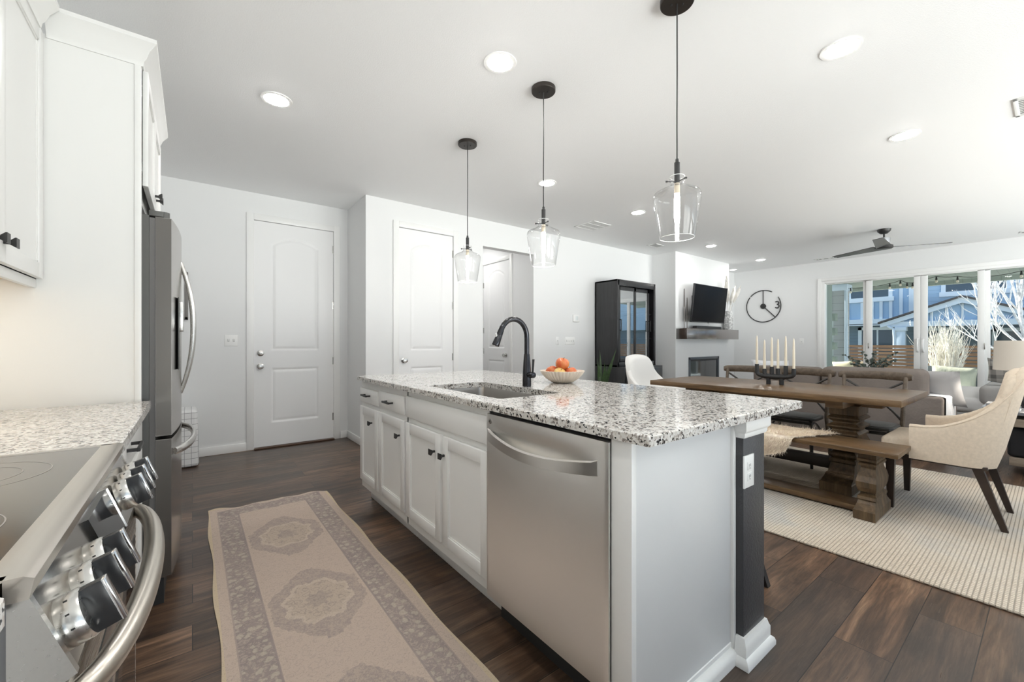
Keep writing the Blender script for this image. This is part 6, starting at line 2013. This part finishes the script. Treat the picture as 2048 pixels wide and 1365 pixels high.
# neighbouring house
ho = thing('neighbor_house', 'blue sided two-storey house with white trim beyond the slat fence', 'house', (27, 1, -0.3))
HXF = 24.0
build(MB().box(HXF + 0.4, 32, -14, 9.5, -0.3, 1.95), 'lower_wall', M_shadeside, ho)
build(MB().box(HXF, 32, 3.75, 9.5, 1.95, 7.5), 'upper_wall', M_batten, ho, label='blue board and batten upper wall')
build(MB().box(HXF - 0.02, 32, -14, 3.75, 1.95, 7.5), 'upper_wall', M_siding, ho, label='blue lap sided upper wall')
build(MB().box(HXF - 0.10, HXF + 0.02, 3.75, 9.5, 1.92, 2.16), 'belly_band', M_exttrim, ho)
for y in (6.15, 5.87, 5.35, 4.38, 4.05, 5.0, 4.7):
    z1 = 2.95 if y in (5.35, 5.0, 4.7) else 7.5
    build(MB().box(HXF - 0.05, HXF + 0.01, y - 0.055, y + 0.055, 2.16, z1), 'batten', M_exttrim, ho)
build(MB().box(HXF - 0.08, HXF + 0.01, 3.55, 3.80, 2.1, 7.5), 'corner_board', M_exttrim, ho)
def hwin(y0, y1, z0, z1, x=HXF, tr=0.13, mull=True):
    m = MB()
    m.box(x - 0.07, x + 0.02, y0 - tr, y0, z0 - tr, z1 + tr); m.box(x - 0.07, x + 0.02, y1, y1 + tr, z0 - tr, z1 + tr)
    m.box(x - 0.10, x + 0.02, y0 - tr - 0.05, y1 + tr + 0.05, z0 - tr - 0.06, z0); m.box(x - 0.07, x + 0.02, y0 - tr, y1 + tr, z1, z1 + tr)
    w = build(m, 'window', M_exttrim, ho)
    build(MB().box(x - 0.03, x - 0.01, y0, y1, z0, z1), 'pane', M_extwin, w)
    if mull:
        build(MB().box(x - 0.045, x - 0.005, (y0 + y1) / 2 - 0.03, (y0 + y1) / 2 + 0.03, z0, z1), 'mullion', M_exttrim, w)
hwin(4.45, 5.75, 3.12, 4.6)
hwin(1.15, 2.72, 3.15, 4.8)
hwin(-2.6, -1.0, 3.15, 4.8)
hwin(4.35, 5.45, -0.05, 1.68, HXF + 0.4)
hwin(2.55, 3.35, 0.2, 1.62, HXF + 0.4)
hwin(-0.4, 1.4, -0.05, 1.55, HXF + 0.4)
build(MB().box(HXF - 0.1, HXF + 0.41, 3.5, 9.5, 1.88, 1.95), 'overhang', M_exttrim, ho)
# porch gable
GX, GY, GZ0, GZ1, GW = 22.0, 2.08, 1.93, 2.76, 2.12
tri = [(GY - GW, GZ0), (GY + GW, GZ0), (GY, GZ1 - 0.02)]
build(MB().prism(tri, 'X', GX + 0.08, GX + 0.14), 'gable_panel', M_batten, ho, label='blue board and batten porch gable')
for k in range(-4, 5):
    y = GY + k * 0.4
    h_ = GZ1 - 0.03 - abs(k * 0.4) * (GZ1 - GZ0) / GW
    if h_ > GZ0 + 0.1: build(MB().box(GX + 0.05, GX + 0.09, y - 0.03, y + 0.03, GZ0, h_), 'gable_batten', M_exttrim, ho)
for s in (-1, 1):
    e0, e1 = GY + s * (GW + 0.12), GY
    z0, z1 = GZ0 - 0.05, GZ1
    build(MB().prism([(e0, z0), (e1, z1), (e1, z1 - 0.20), (e0, z0 - 0.16)], 'X', GX - 0.12, GX - 0.02), 'rake_board', M_exttrim, ho)
    build(MB().prism([(e0 + s * 0.06, z0 + 0.0), (e1, z1 + 0.0), (e1, z1 + 0.07), (e0 + s * 0.06, z0 + 0.06)], 'X', GX - 0.2, HXF), 'porch_roof', M_shingle, ho)
build(MB().box(GX - 0.05, GX + 0.2, GY - GW - 0.05, GY + GW + 0.05, 1.74, 1.94), 'porch_beam', M_exttrim, ho)
build(MB().box(GX + 0.2, HXF + 0.4, GY - GW, GY + GW, 1.80, 1.86), 'porch_ceiling', M_shadeside, ho)
for y in (3.72, 1.55, 0.3):
    build(MB().box(GX - 0.08, GX + 0.16, y - 0.13, y + 0.13, -0.3, 1.74, 0.01), 'porch_post', M_exttrim, ho)
    build(MB().box(GX - 0.12, GX + 0.20, y - 0.17, y + 0.17, 1.58, 1.74, 0.01), 'post_capital', M_exttrim, ho)
build(MB().tube([(GX - 0.1, 4.1, 1.78), (GX - 0.1, 3.98, 1.68), (GX - 0.1, 3.92, 1.66), (GX - 0.1, 3.90, 1.3), (GX - 0.1, 3.90, -0.3)], 0.045, 8), 'downspout', M_exttrim, ho)

# twiggy shrub and bare tree
random.seed(4)
sr = thing('shrub', 'bare straw coloured multi-stem shrub behind the patio bench', 'shrub', (14.0, 1.6, -0.05))
def twig(m, p, d, L, r, depth, wob=0.25, up=0.25, split=(2, 3), spread=0.55):
    n = 5
    pts = [p.copy()]; q = p.copy(); dd = d.copy()
    for i in range(n):
        dd = (dd + Vector((random.uniform(-wob, wob), random.uniform(-wob, wob), random.uniform(-wob * .5, wob) + up * 0.15))).normalized()
        q = q + dd * L / n
        pts.append(q.copy())
    m.tube(pts, [r * (1 - 0.45 * i / n) for i in range(n + 1)], 5 if depth else 4)
    if depth > 0:
        for k in range(random.randint(*split)):
            i = random.randint(2, n)
            an = random.uniform(0, 2 * PI)
            nd = (dd + Vector((math.cos(an), math.sin(an), random.uniform(0, 0.5))) * spread).normalized()
            twig(m, pts[i], nd, L * random.uniform(0.5, 0.75), r * 0.55, depth - 1, wob, up, split, spread)
stm = None
for k in range(46):
    an = random.uniform(0, 2 * PI); rr2 = 0.16 * random.random() ** 0.5
    m = MB()
    d = Vector((math.cos(an) * random.uniform(0.02, 0.22), math.sin(an) * random.uniform(0.02, 0.22), 1)).normalized()
    twig(m, Vector((14 + rr2 * math.cos(an), 1.6 + rr2 * math.sin(an), -0.05)), d, random.uniform(0.50, 1.05), 0.010, 2, 0.10, 0.5, (3, 5), 0.30)
    build(m, 'stem', M_twig, sr, smooth=80)
random.seed(12)
tr = thing('bare_tree', 'bare pale birch tree at the right end of the glass doors', 'tree', (15.0, 0.45, -0.05))
m = MB()
P0 = Vector((15.0, 0.42, -0.05))
trunk = [P0, P0 + Vector((0.02, 0.02, 0.5)), P0 + Vector((0.0, -0.01, 1.0)), P0 + Vector((0.03, 0.05, 1.5))]
m.tube(trunk, [0.07, 0.06, 0.055, 0.05], 10)
build(m, 'trunk', M_bark, tr, smooth=80)
def limb(h, d, L, r, depth=3):
    m = MB()
    i = min(2, int(h / 0.5)); f = (h - 0.5 * i) / 0.5
    p = trunk[i].lerp(trunk[i + 1], min(1, f))
    twig(m, p, Vector(d).normalized(), L, r, depth, 0.13, 0.35, (3, 4), 0.6)
    build(m, 'limb', M_bark, tr, smooth=80)
for h, d, L, r in ((1.5, (0.1, 0.12, 1), 1.5, 0.042), (1.42, (0.0, -0.5, 1), 1.4, 0.034), (1.2, (-0.1, 0.62, 0.9), 1.5, 0.034), (1.05, (0.2, 0.95, 0.65), 1.3, 0.028), (1.0, (-0.2, -0.9, 0.7), 1.1, 0.026),
                   (0.85, (0.0, 1.0, 0.28), 1.15, 0.024), (0.95, (-0.5, 0.5, 0.9), 1.2, 0.024), (1.3, (0.3, 0.25, 1), 1.6, 0.032), (0.8, (0.1, -1, 0.3), 0.9, 0.02), (1.35, (-0.3, 0.3, 1), 1.3, 0.026)):
    limb(h, d, L, r)
